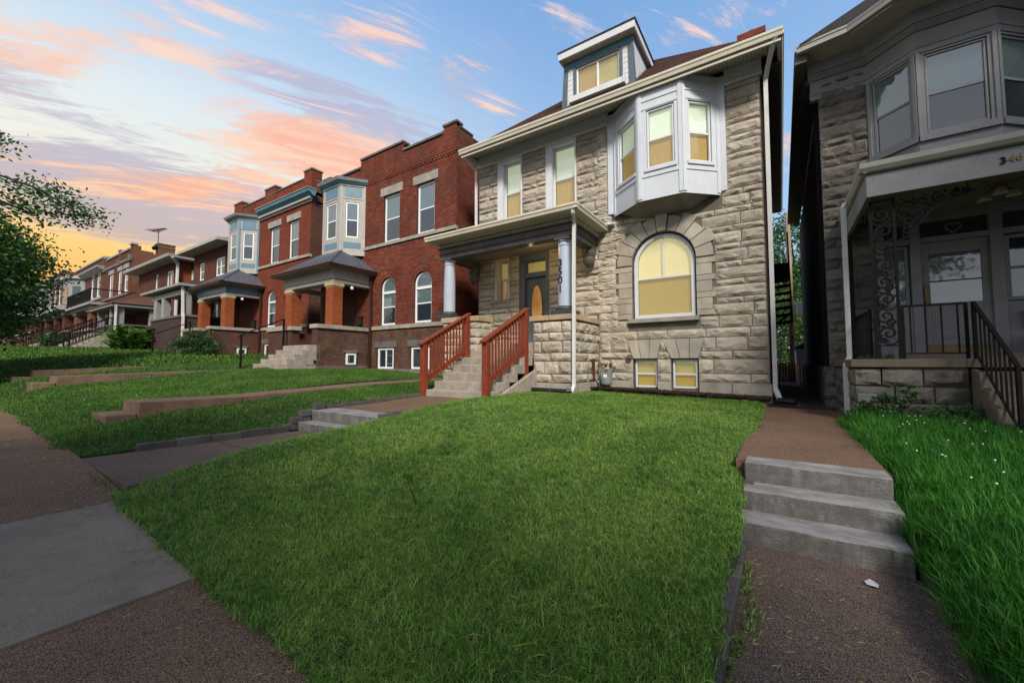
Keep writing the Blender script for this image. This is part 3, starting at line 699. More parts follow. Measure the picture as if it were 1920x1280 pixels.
for x0,x1,a,b in ((-3.2,-2.59,.16,.10),(-2.26,-1.64,.22,.14)):
    for k in range(3):
        u0,u1=k/3,(k+1)/3; bl=x0+(x1-x0)*u0; br_=x0+(x1-x0)*u1; T=lambda u:(x0-a)+(x1-x0+a+b)*u
        wedge('lintel_stone',[(bl+.006,1.635),(br_-.006,1.635),(T(u1)-.006,2.11),(T(u0)+.006,2.11)],Y0-.035,Y0+.1)
wt=[-4.14,-3.2,-2.59,-2.26,-1.64,-.9,-.17]
for a,b in ((-4.13,-3.21),(-2.58,-2.27),(-1.63,-.95),(-.94,-.17)): obj('base_stone',box(a,b,Y0-.07,Y0+.1,.55,1.06),'limestone',H,bevel=.012)
for x0,x1 in ((-7.56,-6.56),(-5.77,-4.71)): pass
obj('sill',box(-7.78,-7.03,Y0-.07,Y0+.15,3.43,3.54),'limestone',H,bevel=.01)
# windows
window(H,-3.16,-1.68,2.665,4.81,Y0+.07,frame='trim_white',t=.09,lit=('blind_warm','shade_gold'),archd=True,mull=True,mid=3.70,deep=.08)
for x0,x1 in ((-3.17,-2.61),(-2.24,-1.67)):
    window(H,x0,x1,.9,1.61,Y0+.08,frame='trim_white',t=.05,lit=('shade_soft','shade_gold'),mid=1.25)
for x0,x1,zb in ((-7.47,-6.64,6.1),(-5.68,-4.79,6.02)):
    fr=MB().box(x0-.07,x0+.13,Y0-.035,Y0+.2,zb-.02,8.07).box(x1-.01,x1+.035,Y0-.035,Y0+.2,zb-.02,8.07).box(x0+.13,x1-.01,Y0-.035,Y0+.2,7.97,8.07); obj('casing',fr,'trim_white',H,bevel=.004)
    window(H,x0+.13,x1-.01,zb,7.97,Y0+.13,frame='trim_white',t=.045,lit=('blind_lit','ply_lit'),mid=7.0)
fr=MB().box(-7.66,-7.58,Y0-.01,Y0+.2,3.55,4.87).box(-7.15,-7.09,Y0-.01,Y0+.2,3.55,4.87).box(-7.58,-7.15,Y0-.01,Y0+.2,4.80,4.87); obj('casing',fr,'trim_cream',H,bevel=.004)
window(H,-7.58,-7.15,3.55,4.8,Y0+.15,frame='trim_cream',t=.05,lit=('shade_soft','shade_orange'),mid=4.2)
# door
dr=obj('door',MB().box(-6.54,-5.80,Y0+.15,Y0+.2,2.08,4.15),'door_gray',H,bevel=.006)
oc=MB(); e=[(-6.17+.21*math.cos(2*PI*k/28),3.22+.72*math.sin(2*PI*k/28)) for k in range(28)]; ei=[(-6.17+.18*math.cos(2*PI*k/28),3.22+.68*math.sin(2*PI*k/28)) for k in range(28)]
for k in range(28): oc.prism([e[k],e[(k+1)%28],ei[(k+1)%28],ei[k]],'y',Y0+.13,Y0+.16)
obj('oval_molding',oc,'door_gray',dr); obj('oval_pane',MB().prism(ei,'y',Y0+.140,Y0+.149),'shade_orange',dr)
obj('handle',MB().box(-5.87,-5.84,Y0+.11,Y0+.15,2.95,3.15).box(-5.87,-5.84,Y0+.09,Y0+.11,3.0,3.1),'brass',dr)
fr=MB().box(-6.71,-6.54,Y0+.02,Y0+.2,2.05,4.86).box(-5.80,-5.66,Y0+.02,Y0+.2,2.05,4.86).box(-6.54,-5.80,Y0+.04,Y0+.2,4.15,4.29).box(-6.54,-5.80,Y0+.02,Y0+.2,4.67,4.86)
obj('door_frame',fr,'trim_slate',H,bevel=.006); window(H,-6.54,-5.80,4.29,4.67,Y0+.12,style='fixed',frame='trim_slate',t=.03,lit=('shade_soft','shade_soft'),name='transom')
# frieze, soffit, gutter
for a,b in ((-8.36,-3.79),(-.93,-.17)): obj('frieze',box(a,b,Y0-.05,Y0+.1,8.14,8.46),'trim_white',H,bevel=.006)
for a,b in ((-8.37,-3.79),(-.93,-.16)): obj('architrave',box(a,b,Y0-.075,Y0+.1,8.06,8.135),'trim_white',H,bevel=.006)
sf=MB(); n=110
for k in range(n):
    a=-8.42+8.62*k/n; b=a+8.62/n-.012; sf.add([(a,9.7,8.235),(b,9.7,8.235),(b,Y0,8.45),(a,Y0,8.45),(a,9.7,8.25),(b,9.7,8.25),(b,Y0,8.465),(a,Y0,8.465)],[(0,3,2,1),(0,1,5,4),(1,2,6,5),(3,0,4,7),(4,5,6,7)])
obj('soffit',sf,'soffit',H,fix=False)
obj('soffit_backing',MB().add([(-8.42,9.7,8.26),(.2,9.7,8.26),(.2,Y0,8.475),(-8.42,Y0,8.475)],[(0,1,2,3)]),'dark_beam',H)
obj('side_soffit',MB().box(-.2,.18,10.5,21.2,8.20,8.24),'dark_beam',H)
obj('gutter',gutter(-8.5,.24,9.62,8.40,.15,.13),'trim_cream',H,fix=True); obj('fascia',MB().box(-8.45,.2,9.72,9.76,8.19,8.38).box(-8.45,.2,9.70,9.74,8.16,8.22),'trim_cream',H,bevel=.005)
obj('gutter',gutter_y(9.76,21.3,.26,8.40,.14,.12),'trim_cream',H)
obj('gutter',gutter_y(9.76,21.3,-8.48,8.40,.14,.12,-1),'trim_cream',H)
# roof
rf=MB(); xa,xb,ya,yb,z0r,p=-8.38,.14,9.73,21.3,8.36,.90; hw=(xb-xa)/2; xm=(xa+xb)/2; zt=z0r+p*hw
rf.add([(xa,ya,z0r),(xb,ya,z0r),(xb,yb,z0r),(xa,yb,z0r),(xm,ya+hw,zt),(xm,yb-hw,zt)],[(0,1,4),(1,2,5,4),(2,3,5),(3,0,4,5)])
ro=obj('roof',rf,'shingle_brown',H,fix=False)
def shingle_rows(P0,P1,dirup,length,width,parent,mat,name='shingle_course',step=.14,taper=None):
    """overlapping shingle tabs up a roof plane, joined as one part. P0->P1 eave line, dirup unit vector, taper(s)->(u0,u1)"""
    P0=Vector(P0);P1=Vector(P1); u=(P1-P0).normalized(); n=u.cross(dirup).normalized()
    if n.z<0:n=-n
    mb=MB(); rnd=random.Random(1); s=0;k=0
    while s<length:
        a,b=taper(s) if taper else (0,(P1-P0).length)
        x=a-(k%2)*.15
        while x<b:
            q0,q1=max(x,a),min(x+.30,b)
            if q1-q0>.03:
                t0=.012+rnd.uniform(0,.004); A=P0+u*q0+dirup*s; B=P0+u*(q1-.006)+dirup*s; C=B+dirup*(step*1.15); D_=A+dirup*(step*1.15)
                mb.add([A+n*t0,B+n*t0,C+n*.004,D_+n*.004,A,B],[(0,1,2,3),(0,4,5,1)])
            x+=.30
        s+=step;k+=1
    return tag(obj(name,mb,mat,parent,fix=False),kind='stuff')
du=Vector((0,1,p)).normalized(); Ls=hw*math.sqrt(1+p*p)
shingle_rows((xa,ya,z0r+.004),(xb,ya,z0r+.004),du,Ls-.2,0,H,'shingle_brown',taper=lambda s:(s/math.sqrt(1+p*p),(xb-xa)-s/math.sqrt(1+p*p)))
# chimney
ch=MB().box(-.78,-.12,13.6,14.2,8.4,11.45).box(-.82,-.08,13.56,14.24,11.25,11.45); co=obj('chimney',ch,'brick_tex_red',H,bevel=.01); obj('chimney_pot',MB().lathe(-.45,13.9,[(.13,11.45),(.13,11.62),(.11,11.62)],12),'copper_brown',co)
# ---- bay (oriel) -------------------------------------------------------
XF=None
_mesh0=mesh
def mesh(name,mb,mat,smooth=False,fix=True):
    if XF is not None:
        m2=MB(); m2.v=[tuple(XF@Vector(v)) for v in mb.v]; m2.f=mb.f; mb=m2
    return _mesh0(name,mb,mat,smooth,fix)
def face_xf(p,q,z=0):
    """local x runs p->q, local -y looks outward"""
    p=Vector((*p,0)); q=Vector((*q,0)); a=math.atan2(q.y-p.y,q.x-p.x); return Matrix.Translation(Vector((p.x,p.y,z)))@Matrix.Rotation(a,4,'Z')
A_,B_,C_,D_=(-3.64,10.46),(-2.78,9.80),(-1.76,9.80),(-1.06,10.46)
for (p,q,w0,w1) in ((A_,B_,.36,.26),(B_,C_,.20,.17),(C_,D_,.17,.20)):
    XF=face_xf(p,q); Lf=math.hypot(q[0]-p[0],q[1]-p[1])
    o=rect(w0,Lf-w1,6.23,7.70) if p!=A_ else rect(.30,Lf-.17,6.23,7.70)
    o=rect(w0 if p!=A_ else .22,Lf-w1 if p!=A_ else Lf-.15,6.23,7.70)
    mb=wall(MB(),0,Lf,5.46,8.33,0,[o],.12); obj('bay_wall',mb,'trim_blue',H,fix=False)
    tr=MB().box(0,.085,-.022,.02,5.50,8.32).box(Lf-.085,Lf,-.022,.02,5.50,8.32).box(.085,Lf-.085,-.02,.02,6.02,6.10).box(.085,Lf-.085,-.018,.02,7.93,7.97).box(.085,Lf-.085,-.014,.02,7.72,7.80).box(o['x0']-.05,o['x1']+.05,-.035,.02,6.15,6.23)
    tr.box(.085,Lf-.085,-.016,.02,8.24,8.32)
    obj('bay_trim',tr,'trim_blue',H,bevel=.004)
    window(H,o['x0']+.01,o['x1']-.01,6.24,7.69,.03,frame='trim_white',t=.04,lit=('blind_lit','ply_lit'),mid=6.94)
    XF=None
for a,b in ((-3.80,-3.63),(-1.08,-.925)): obj('bay_board',box(a,b,Y0-.06,Y0+.05,5.55,8.32),'trim_blue',H,bevel=.005)
ub=MB(); a1,b1,c1,d1=[(x,y) for x,y in (A_,B_,C_,D_)]
zb_=5.46; w1=(-2.95,Y0-.02,5.26); w2=(-1.75,Y0-.02,5.26)
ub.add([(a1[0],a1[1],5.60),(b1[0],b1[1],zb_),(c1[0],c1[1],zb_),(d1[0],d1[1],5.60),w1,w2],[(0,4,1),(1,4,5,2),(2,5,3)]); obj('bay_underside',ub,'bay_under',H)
ub=MB()
def lerp3(a,b,t): return Vector(a).lerp(Vector(b),t)
q=[Vector((b1[0],b1[1],zb_)),Vector((c1[0],c1[1],zb_)),Vector(w2),Vector(w1)]; ce=sum(q,Vector())/4; q2=[ce+(v-ce)*.78+Vector((0,-.004,-.008)) for v in q]; 
for i in range(4): ub.bar(q2[i],q2[(i+1)%4],.03,.02)
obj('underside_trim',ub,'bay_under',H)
ab=MB().add([(a1[0],a1[1],5.46),(b1[0],b1[1],zb_-.001),(a1[0],a1[1],5.60)],[(0,1,2)])
# ---- dormer -------------------------------------------------------------
yd=10.40
fr=wall(MB(),-5.04,-3.06,8.75,10.28,yd,[rect(-4.68,-3.40,9.18,10.08)],.12); obj('dormer_wall',fr,'trim_blue',H,fix=False)
for x in (-5.04,-3.06): obj('dormer_cheek',MB().prism([(yd,8.7),(yd,10.28),(12.0,10.28)],'x',x-.015,x+.015),'trim_white',H)
sg=MB(); sf1=MB(); sf2=MB()
for k in range(9):
    z=8.95+k*.15; yb_=yd+.02; ye=ya+(z-z0r)/.90+.05
    if ye>yb_: sg.box(-3.045,-3.03,yb_,ye,z,z+.135)
for k in range(8): 
    z=9.0+k*.15
    sf1.box(-5.0,-4.72,yd-.014,yd+.01,z,z+.138); sf2.box(-3.36,-3.1,yd-.014,yd+.01,z,z+.138)
for q_ in (sg,sf1,sf2): tag(obj('dormer_siding',q_,'trim_white',H),kind='stuff')
obj('dormer_corner',MB().add([(-5.14,yd-.07,8.8),(-4.98,yd-.07,8.8),(-4.98,yd+.05,8.8),(-5.14,yd+.05,8.8),(-5.06,yd-.03,10.2),(-4.93,yd-.03,10.2),(-4.93,yd+.05,10.2),(-5.06,yd+.05,10.2)],[(0,3,2,1),(4,5,6,7),(0,1,5,4),(1,2,6,5),(2,3,7,6),(3,0,4,7)]).add([(-3.12,yd-.07,8.8),(-2.97,yd-.07,8.8),(-2.97,yd+.05,8.8),(-3.12,yd+.05,8.8),(-3.18,yd-.03,10.2),(-3.04,yd-.03,10.2),(-3.04,yd+.05,10.2),(-3.18,yd+.05,10.2)],[(0,3,2,1),(4,5,6,7),(0,1,5,4),(1,2,6,5),(2,3,7,6),(3,0,4,7)]),'trim_slate',H)
obj('dormer_frieze',MB().box(-5.05,-3.05,yd-.04,yd+.05,10.08,10.25).box(-3.055,-3.02,yd-.04,12.1,10.14,10.25),'trim_teal',H,bevel=.004)
obj('dormer_trim',MB().box(-4.76,-4.68,yd-.05,yd+.05,9.14,10.10).box(-3.40,-3.32,yd-.05,yd+.05,9.14,10.10).box(-4.72,-3.36,yd-.05,yd+.05,10.03,10.10),'trim_slate',H,bevel=.004)
obj('dormer_sill',MB().box(-4.86,-3.24,yd-.16,yd+.05,8.98,9.15).box(-3.28,-3.23,yd-.18,yd+.05,8.97,9.17),'trim_white',H,bevel=.01)
window(H,-4.68,-3.40,9.17,10.04,yd+.0,style='slide',frame='vinyl',t=.045,cols=2,lit=('ply_lit','shade_soft'))
obj('dormer_roof',MB().box(-5.15,-2.89,10.11,12.6,10.46,10.50).add([(-5.16,10.1,10.505),(-2.88,10.1,10.505),(-2.88,12.6,10.505),(-5.16,12.6,10.505),(-4.02,11.3,10.72),(-4.02,12.6,10.75)],[(0,1,4),(1,2,5,4),(3,0,4,5)]),'shingle_dark',H)
obj('dormer_fascia',MB().box(-5.13,-2.91,10.12,10.16,10.27,10.46).box(-2.95,-2.91,10.16,12.4,10.27,10.46).box(-5.13,-5.09,10.16,12.3,10.27,10.46),'trim_white',H,bevel=.005)
ds=MB()
for k in range(30): x=-5.09+k*.0713; ds.box(x,x+.066,10.16,10.40,10.275,10.29)
for k in range(14): y=10.42+k*.12; ds.box(-3.02,-2.95,y,y+.11,10.275,10.29)
obj('dormer_soffit',ds,'soffit',H)
# ---- porch --------------------------------------------------------------
obj('porch_floor',MB().box(-8.3,-4.2,8.95,Y0,1.75,2.05),'porch_floor',H)
pw=MB().box(-5.2,-4.16,8.82,9.12,.5,2.58).box(-4.46,-4.16,8.82,Y0,.5,2.58).box(-8.28,-7.02,8.82,9.4,.5,2.72); obj('porch_mortar',pw,'mortar',H)
rnd=random.Random(9)
# front wall right of the steps
pc=[.26,.35,.20,.34,.22,.27]
lay(H,lambda a,b:[(-5.2,-4.14)],1.05,2.55,8.80,[.21,.31,.21,.29,.21,.27],rnd=rnd,lens=((.35,.7),(.3,.6)))
lay(H,lambda a,b:[(8.80,Y0)],1.05,2.55,-4.14,[.21,.31,.21,.29,.21,.27],rnd=rnd,side='+x',lens=((.7,1.0),(.6,.9)))
lay(H,lambda a,b:[(-8.3,-7.0)],.9,2.68,8.80,[.25,.2],rnd=rnd,lens=((.5,.9),(.4,.8)))
lay(H,lambda a,b:[(8.80,9.4)],.9,2.68,-7.0,[.25,.2],rnd=rnd,side='+x',lens=((.3,.6),(.3,.6)),bulge=.02)
for a,b in ((-5.3,-4.75),(-4.74,-4.08)): obj('cap_stone',box(a,b,8.74,9.16,2.57,2.70),'cap_stone',H,bevel=.012)
for a,b in ((9.17,9.8),(9.81,10.46)): obj('cap_stone',box(-4.52,-4.08,a,b,2.57,2.70),'cap_stone',H,bevel=.012)
for a,b in ((-8.36,-7.75),(-7.74,-6.95)): obj('cap_stone',box(a,b,8.74,9.46,2.69,2.84),'cap_stone',H,bevel=.02)
for a,b in ((-5.25,-4.85),(-4.84,-4.09)): obj('base_stone',box(a,b,8.75,9.1,.5,1.03),'limestone',H,bevel=.012)
obj('base_stone',box(-4.40,-4.09,9.11,10.40,.5,1.03),'limestone',H,bevel=.012)
obj('wall_slot',MB().box(-4.13,-4.085,9.95,10.08,1.05,1.62),'copper_brown',H)
def column(x,y,z0,z1,num=None):
    o=obj('column',MB().lathe(x,y,[(.175,z0),(.178,z0+.4),(.172,z0+.9),(.150,z1-.16),(.150,z1-.15),(.165,z1-.14),(.165,z1-.11),(.150,z1-.10),(.150,z1-.06),(.18,z1-.03),(.18,z1)],32),'column_blue',H,smooth=False)
    for p_ in o.data.polygons: p_.use_smooth=True
    es=o.modifiers.new('e','EDGE_SPLIT'); es.split_angle=R(35)
    obj('column_base',MB().lathe(x,y,[(.235,z0-.085),(.25,z0-.05),(.235,z0-.02),(.19,z0-.005),(.19,z0+.02)],32).box(x-.27,x+.27,y-.27,y+.27,z0-.2,z0-.085),'plinth_dark',o,bevel=.006)
    obj('capital',MB().box(x-.2,x+.2,y-.2,y+.2,z1,z1+.05),'dark_beam',o,bevel=.005)
    return o
c1=column(-4.42,9.02,2.90,4.57); column(-8.28,9.03,3.03,4.60)
for k,ch_ in enumerate('3501'):
    me=text_mesh(ch_,.26,.006,'number_black'); zz=3.98-.215*k; ang=R(-2); rr_=.172
    o=place('house_number',me,c1,(-4.42-.045,9.02-rr_-.004,zz),(PI/2,0,R(-12))); 
t=thing('porch_lamp','small lit globe lamp on the ceiling of the pale house porch','lamp',(-5.6,9.32,4.8)); lm_=pmat('lamp_glow',(.9,.7,.4),emit=(1,.72,.35),estr=6)
obj('globe',MB().lathe(-5.6,9.32,[(.03,4.77),(.06,4.78),(.08,4.81),(.06,4.84),(.05,4.85)],16),lm_,t,smooth=True); obj('lamp_base',MB().lathe(-5.6,9.32,[(.07,4.85),(.07,4.865)],16),'brass',t)
pl_=bpy.data.lights.new('porch_light','POINT'); pl_.energy=16; pl_.color=(1,.70,.34); pl_.shadow_soft_size=.1; po_=bpy.data.objects.new('porch_light',pl_); COL.objects.link(po_); po_.location=(-5.6,9.34,4.7)
# entablature
def entab(z0,z1,y,mat,pr,name):
    return obj(name,MB().box(-8.52+.0-pr,-4.16+pr,y-pr,y+.3,z0,z1).box(-4.46,-4.16+pr,y+.3,Y0-.01,z0,z1).box(-8.52-pr,-8.22,y+.3,Y0-.01,z0,z1),mat,H,bevel=.008)
entab(4.64,4.76,8.86,'dark_beam',0,'beam'); entab(4.765,4.80,8.86,'dark_beam',.03,'beam_molding'); entab(4.805,4.93,8.86,'dark_beam',.015,'beam'); entab(4.935,4.975,8.86,'dark_beam',.06,'beam_molding')
entab(4.98,5.065,8.90,'trim_cream',.03,'dentil_band')
dn=MB(); 
x=-8.54
while x<-4.12: dn.box(x,x+.035,8.84,8.90,4.985,5.055); x+=.07
y=8.87
while y<10.45: dn.box(-4.13,-4.075,y,y+.035,4.985,5.055); y+=.07
tag(obj('dentils',dn,'trim_cream',H),kind='stuff')
entab(5.07,5.10,8.78,'trim_cream',.04,'cornice'); 
obj('porch_soffit',MB().box(-8.66,-3.86,8.47,8.80,5.10,5.115).box(-4.12,-3.86,8.80,Y0,5.10,5.115).box(-8.66,-8.5,8.80,Y0,5.10,5.115),'trim_cream',H)
obj('gutter',gutter(-8.72,-3.80,8.38,5.235,.13,.11),'trim_cream',H); obj('gutter',gutter_y(8.40,Y0-.02,-3.79,5.235,.13,.11),'trim_cream',H); obj('gutter',gutter_y(8.40,Y0-.02,-8.73,5.235,.13,.11,-1),'trim_cream',H)
obj('porch_roof',MB().add([(-8.7,8.42,5.22),(-3.82,8.42,5.22),(-3.82,Y0,5.22),(-8.7,Y0,5.22),(-8.2,Y0,5.30),(-4.3,Y0,5.30)],[(0,1,5,4),(1,2,5),(3,0,4)]),'shingle_gray',H)
obj('roof_flashing',MB().add([(-3.95,Y0-.02,5.24),(-3.6,Y0-.02,5.20),(-3.6,Y0-.02,5.32),(-3.95,Y0-.02,5.36)],[(0,1,2,3)]).box(-3.95,-3.62,Y0-.2,Y0-.02,5.235,5.245),'trim_white',H)
obj('porch_ceiling',MB().box(-8.22,-4.46,9.16,Y0,4.86,4.9),'porch_ceiling',H)
for x in (-4.31,-8.37): obj('corbel',MB().lathe(x,Y0-.2,[(.02,4.13),(.07,4.15),(.13,4.22),(.16,4.30),(.165,4.36),(.15,4.38),(.15,4.42),(.17,4.44),(.19,4.52),(.19,4.64)],20),'dark_beam',H)
def downspout(parent,pts,mat,w=.075,d=.06,name='downspout',strap=()):
    mb=MB().path(pts,w,4,d); o=obj(name,mb,mat,parent)
    return o
downspout(H,[(-3.93,8.46,5.12),(-3.93,8.48,5.02),(-4.02,8.72,4.85),(-4.04,8.74,4.4),(-4.05,8.70,.98),(-4.02,8.5,.84)],'downspout_white')
downspout(H,[(.14,9.70,8.28),(.06,9.75,8.18),(-.05,10.2,8.0),(-.10,10.40,7.85),(-.12,10.42,.95),(-.05,10.25,.76)],'downspout_white',.085,.07)
downspout(H,[(-8.45,9.75,8.28),(-8.42,10.0,8.2),(-8.36,10.38,8.0),(-8.36,10.40,5.4)],'downspout_white')
def corrugated(name,label,pts,r=.06):
    mb=MB()
    for a,b in zip(pts,pts[1:]):
        a=Vector(a);b=Vector(b);n=int((b-a).length/.022)
        for i in range(n):
            mb.bar(a.lerp(b,i/n),a.lerp(b,(i+.6)/n),2*r,None,10); mb.bar(a.lerp(b,(i+.6)/n),a.lerp(b,(i+1)/n),1.75*r,None,10)
    return solo(name,label,'drain pipe',mb,'plastic_black')
corrugated('drain_pipe','black corrugated drain pipe lying along the grass under the porch downspout',[(-4.0,8.45,.89),(-4.1,8.38,.88),(-4.95,8.28,.90)],.05)
corrugated('drain_pipe','short black corrugated pipe on the path at the house corner',[(-.07,10.1,.74),(.22,9.95,.73)],.065)
# gas meter
t=thing('gas_meter','grey gas meter with rusty brown fittings standing in the mulch by the porch','gas meter',(-3.9,10.2,.85))
obj('meter_body',MB().lathe(-3.83,10.22,[(.05,.93),(.13,.95),(.15,1.0),(.15,1.12),(.12,1.16),(.04,1.17)],18).box(-3.97,-3.69,10.14,10.3,1.05,1.28),'meter_gray',t,bevel=.02)
obj('dial_cover',MB().box(-3.88,-3.78,10.11,10.14,1.12,1.22),'vinyl',t,bevel=.01)
obj('pipe',MB().path([(-4.03,10.25,.85),(-4.03,10.25,1.38),(-3.92,10.25,1.4),(-3.92,10.25,1.28)],.035,8).path([(-3.74,10.25,1.28),(-3.74,10.25,1.42),(-3.66,10.3,1.42),(-3.66,10.46,1.42)],.035,8).path([(-4.03,10.2,1.0),(-4.1,10.2,1.1),(-4.1,10.2,1.25)],.05,8),'meter_gray',t)
rg=MB(); rn=random.Random(2)
for k in range(26):
    a=rn.uniform(0,6.28); c=Vector((-3.85+rn.uniform(-.2,.2),10.22,1.40+rn.uniform(-.02,.1))); rg.bar(c,c+Vector((math.cos(a)*.07,rn.uniform(-.05,.05),abs(math.sin(a))*.07)),.018)
obj('dead_vine',rg,'copper_brown',t)
t=thing('stray_stone','small brown stone block stuck on the wall beside the basement window','stone',(-3.3,10.4,1.7)); obj('stone_chip',box(-3.31,-3.2,10.33,10.44,1.63,1.74),'brown_concrete',t,bevel=.015)
# join stones beyond the 290 nearest
def cap_parts(root,name,limit,newname,mat):
    ch=[c for c in root.children if c.name.split('.')[0]==name]
    if len(ch)<=limit: return len(ch)
    base=wloc(root); ch.sort(key=lambda c:((base+c.location)-Vector((0,0,1.5))).length)
    vs=[];fs=[]; mb=MB()
    for c in ch[limit:]:
        mt=Matrix.Translation(base)@Matrix.LocRotScale(c.location,c.rotation_euler,c.scale); mb.add([mt@v.co for v in c.data.vertices],[tuple(p_.vertices) for p_ in c.data.polygons]); bpy.data.objects.remove(c)
    tag(obj(newname,mb,mat,root,fix=False),kind='stuff'); return len(ch)
print('stones',cap_parts(H,'stone',295,'stonework','stone'))
# ---- concrete stoop + railings ------------------------------------------
t=thing('porch_steps','six concrete steps rising to the lit stone porch between red railings','steps',(-6.2,7.8,.75))
for k,(y,z) in enumerate(zip((6.9,7.24,7.58,7.92,8.26,8.6),(.89,1.085,1.28,1.475,1.67,1.865))):
    slab_step(t,-7.12 if k else -7.12,-5.22,y,y+.5 if k<5 else 8.95,z-.21,z,'concrete_step',.015)
slab_step(t,-7.0,-5.22,8.93,9.1,1.8,2.05,'concrete_step',.01)
obj('cheek',MB().prism([(7.0,.5),(8.78,.5),(8.78,1.35),(8.6,1.30),(7.2,.80)],'x',-5.18,-5.09),'concrete_step',t,bevel=.01); obj('cheek',MB().prism([(6.95,.5),(8.8,.5),(8.8,1.8),(8.55,1.65),(6.95,.7)],'x',-7.2,-7.13),'concrete_step',t,bevel=.01)
def railing(x,label,zlo,zup):
    t=thing('railing',label,'railing',(x,7.6,.9))
    obj('post',box(x-.07,x+.07,6.82,6.96,zlo,1.96),'wood_red',t,bevel=.006); obj('post',box(x-.07,x+.07,8.38,8.52,zup,2.80),'wood_red',t,bevel=.006)
    obj('handrail',MB().bar((x,6.74,1.96),(x,8.56,2.88),.15,.04).bar((x,6.8,1.90),(x,8.5,2.76),.045,.1),'wood_red',t,bevel=.005)
    obj('bottom_rail',MB().bar((x,6.96,1.13),(x,8.38,1.85),.045,.1),'wood_red',t,bevel=.004)
    for k in range(11):
        y=7.06+k*.118; z=1.93+(y-6.8)*.505
        obj('baluster',box(x-.017+.04,x+.018+.04,y-.018,y+.018,z-.98,z),'wood_red',t)
railing(-5.25,'red stained wooden railing on the right side of the porch steps',.72,.75)
railing(-7.12,'red stained wooden railing on the left side of the porch steps',.68,1.66)
# ------------------------------------------------------------------ twin red brick houses
def voussoirs(parent,o,Y,w=.23,mat='brick_red',n=22,ext=.0,name='arch_brick'):
    r=(o['x1']-o['x0'])/2; c=(o['x0']+o['x1'])/2; zs=o['z1']-r
    for ring,(ri,ro) in enumerate(((r+.005,r+.115),(r+.125,r+w))):
        mb=MB()
        for k in range(n):
            a,b=PI*k/n+.012,PI*(k+1)/n-.012; P=lambda g,q:(c+q*math.cos(g),zs+q*math.sin(g))
            mb.prism([P(a,ri),P(a,ro),P(b,ro),P(b,ri)],'y',Y-.02-ring*.012,Y+.05)
        tag(obj('arch_bricks',mb,mat,parent),kind='stuff')
def hip_porch(t,xl,xr,yf,yw,ze,zp,xp,mat='shingle_gray',gm='gutter_brown',over=0):
    """hipped porch roof against the wall: eaves xl..xr at y=yf, peak on the wall"""
    mb=MB().add([(xl,yf,ze),(xr,yf,ze),(xr,yw,ze),(xl,yw,ze),(xp,yw-.02,zp),(xp-.0,yw-.05,zp)],[(0,1,5),(1,2,4,5),(3,0,5,4)])
    ro=obj('porch_roof',mb,mat,t,fix=False)
    # shingle courses on the right slope and the front slope
    A=Vector((xr,yf,ze+.004)); B=Vector((xr,yw,ze+.004)); dirv=(Vector((xp,yw,zp))-Vector((xr,yw,ze))).normalized(); Lr=(Vector((xp,yw,zp))-Vector((xr,yw,ze))).length
    shingle_rows(A,B,dirv,Lr-.1,0,t,mat,taper=lambda s:((yw-yf)*s/Lr,(yw-yf)))
    dv=(Vector((xp,yw,zp))-Vector((xp,yf,ze))).normalized(); Lf=(Vector((xp,yw,zp))-Vector((xp,yf,ze))).length
    shingle_rows((xl,yf,ze+.004),(xr,yf,ze+.004),dv,Lf-.1,0,t,mat,taper=lambda s:((xp-xl)*s/Lf,(xr-xl)-(xr-xp)*s/Lf))
    obj('gutter',gutter(xl-.03,xr+.03,yf-.08,ze+.02),gm,t); obj('gutter',gutter_y(yf-.05,yw,xr+.09,ze+.02),gm,t); obj('gutter',gutter_y(yf-.05,yw,xl-.09,ze+.02,s=-1),gm,t)
    obj('porch_soffit',MB().box(xl,xr,yf,yw-.02,ze-.13,ze-.11),'porch_ceiling',t)
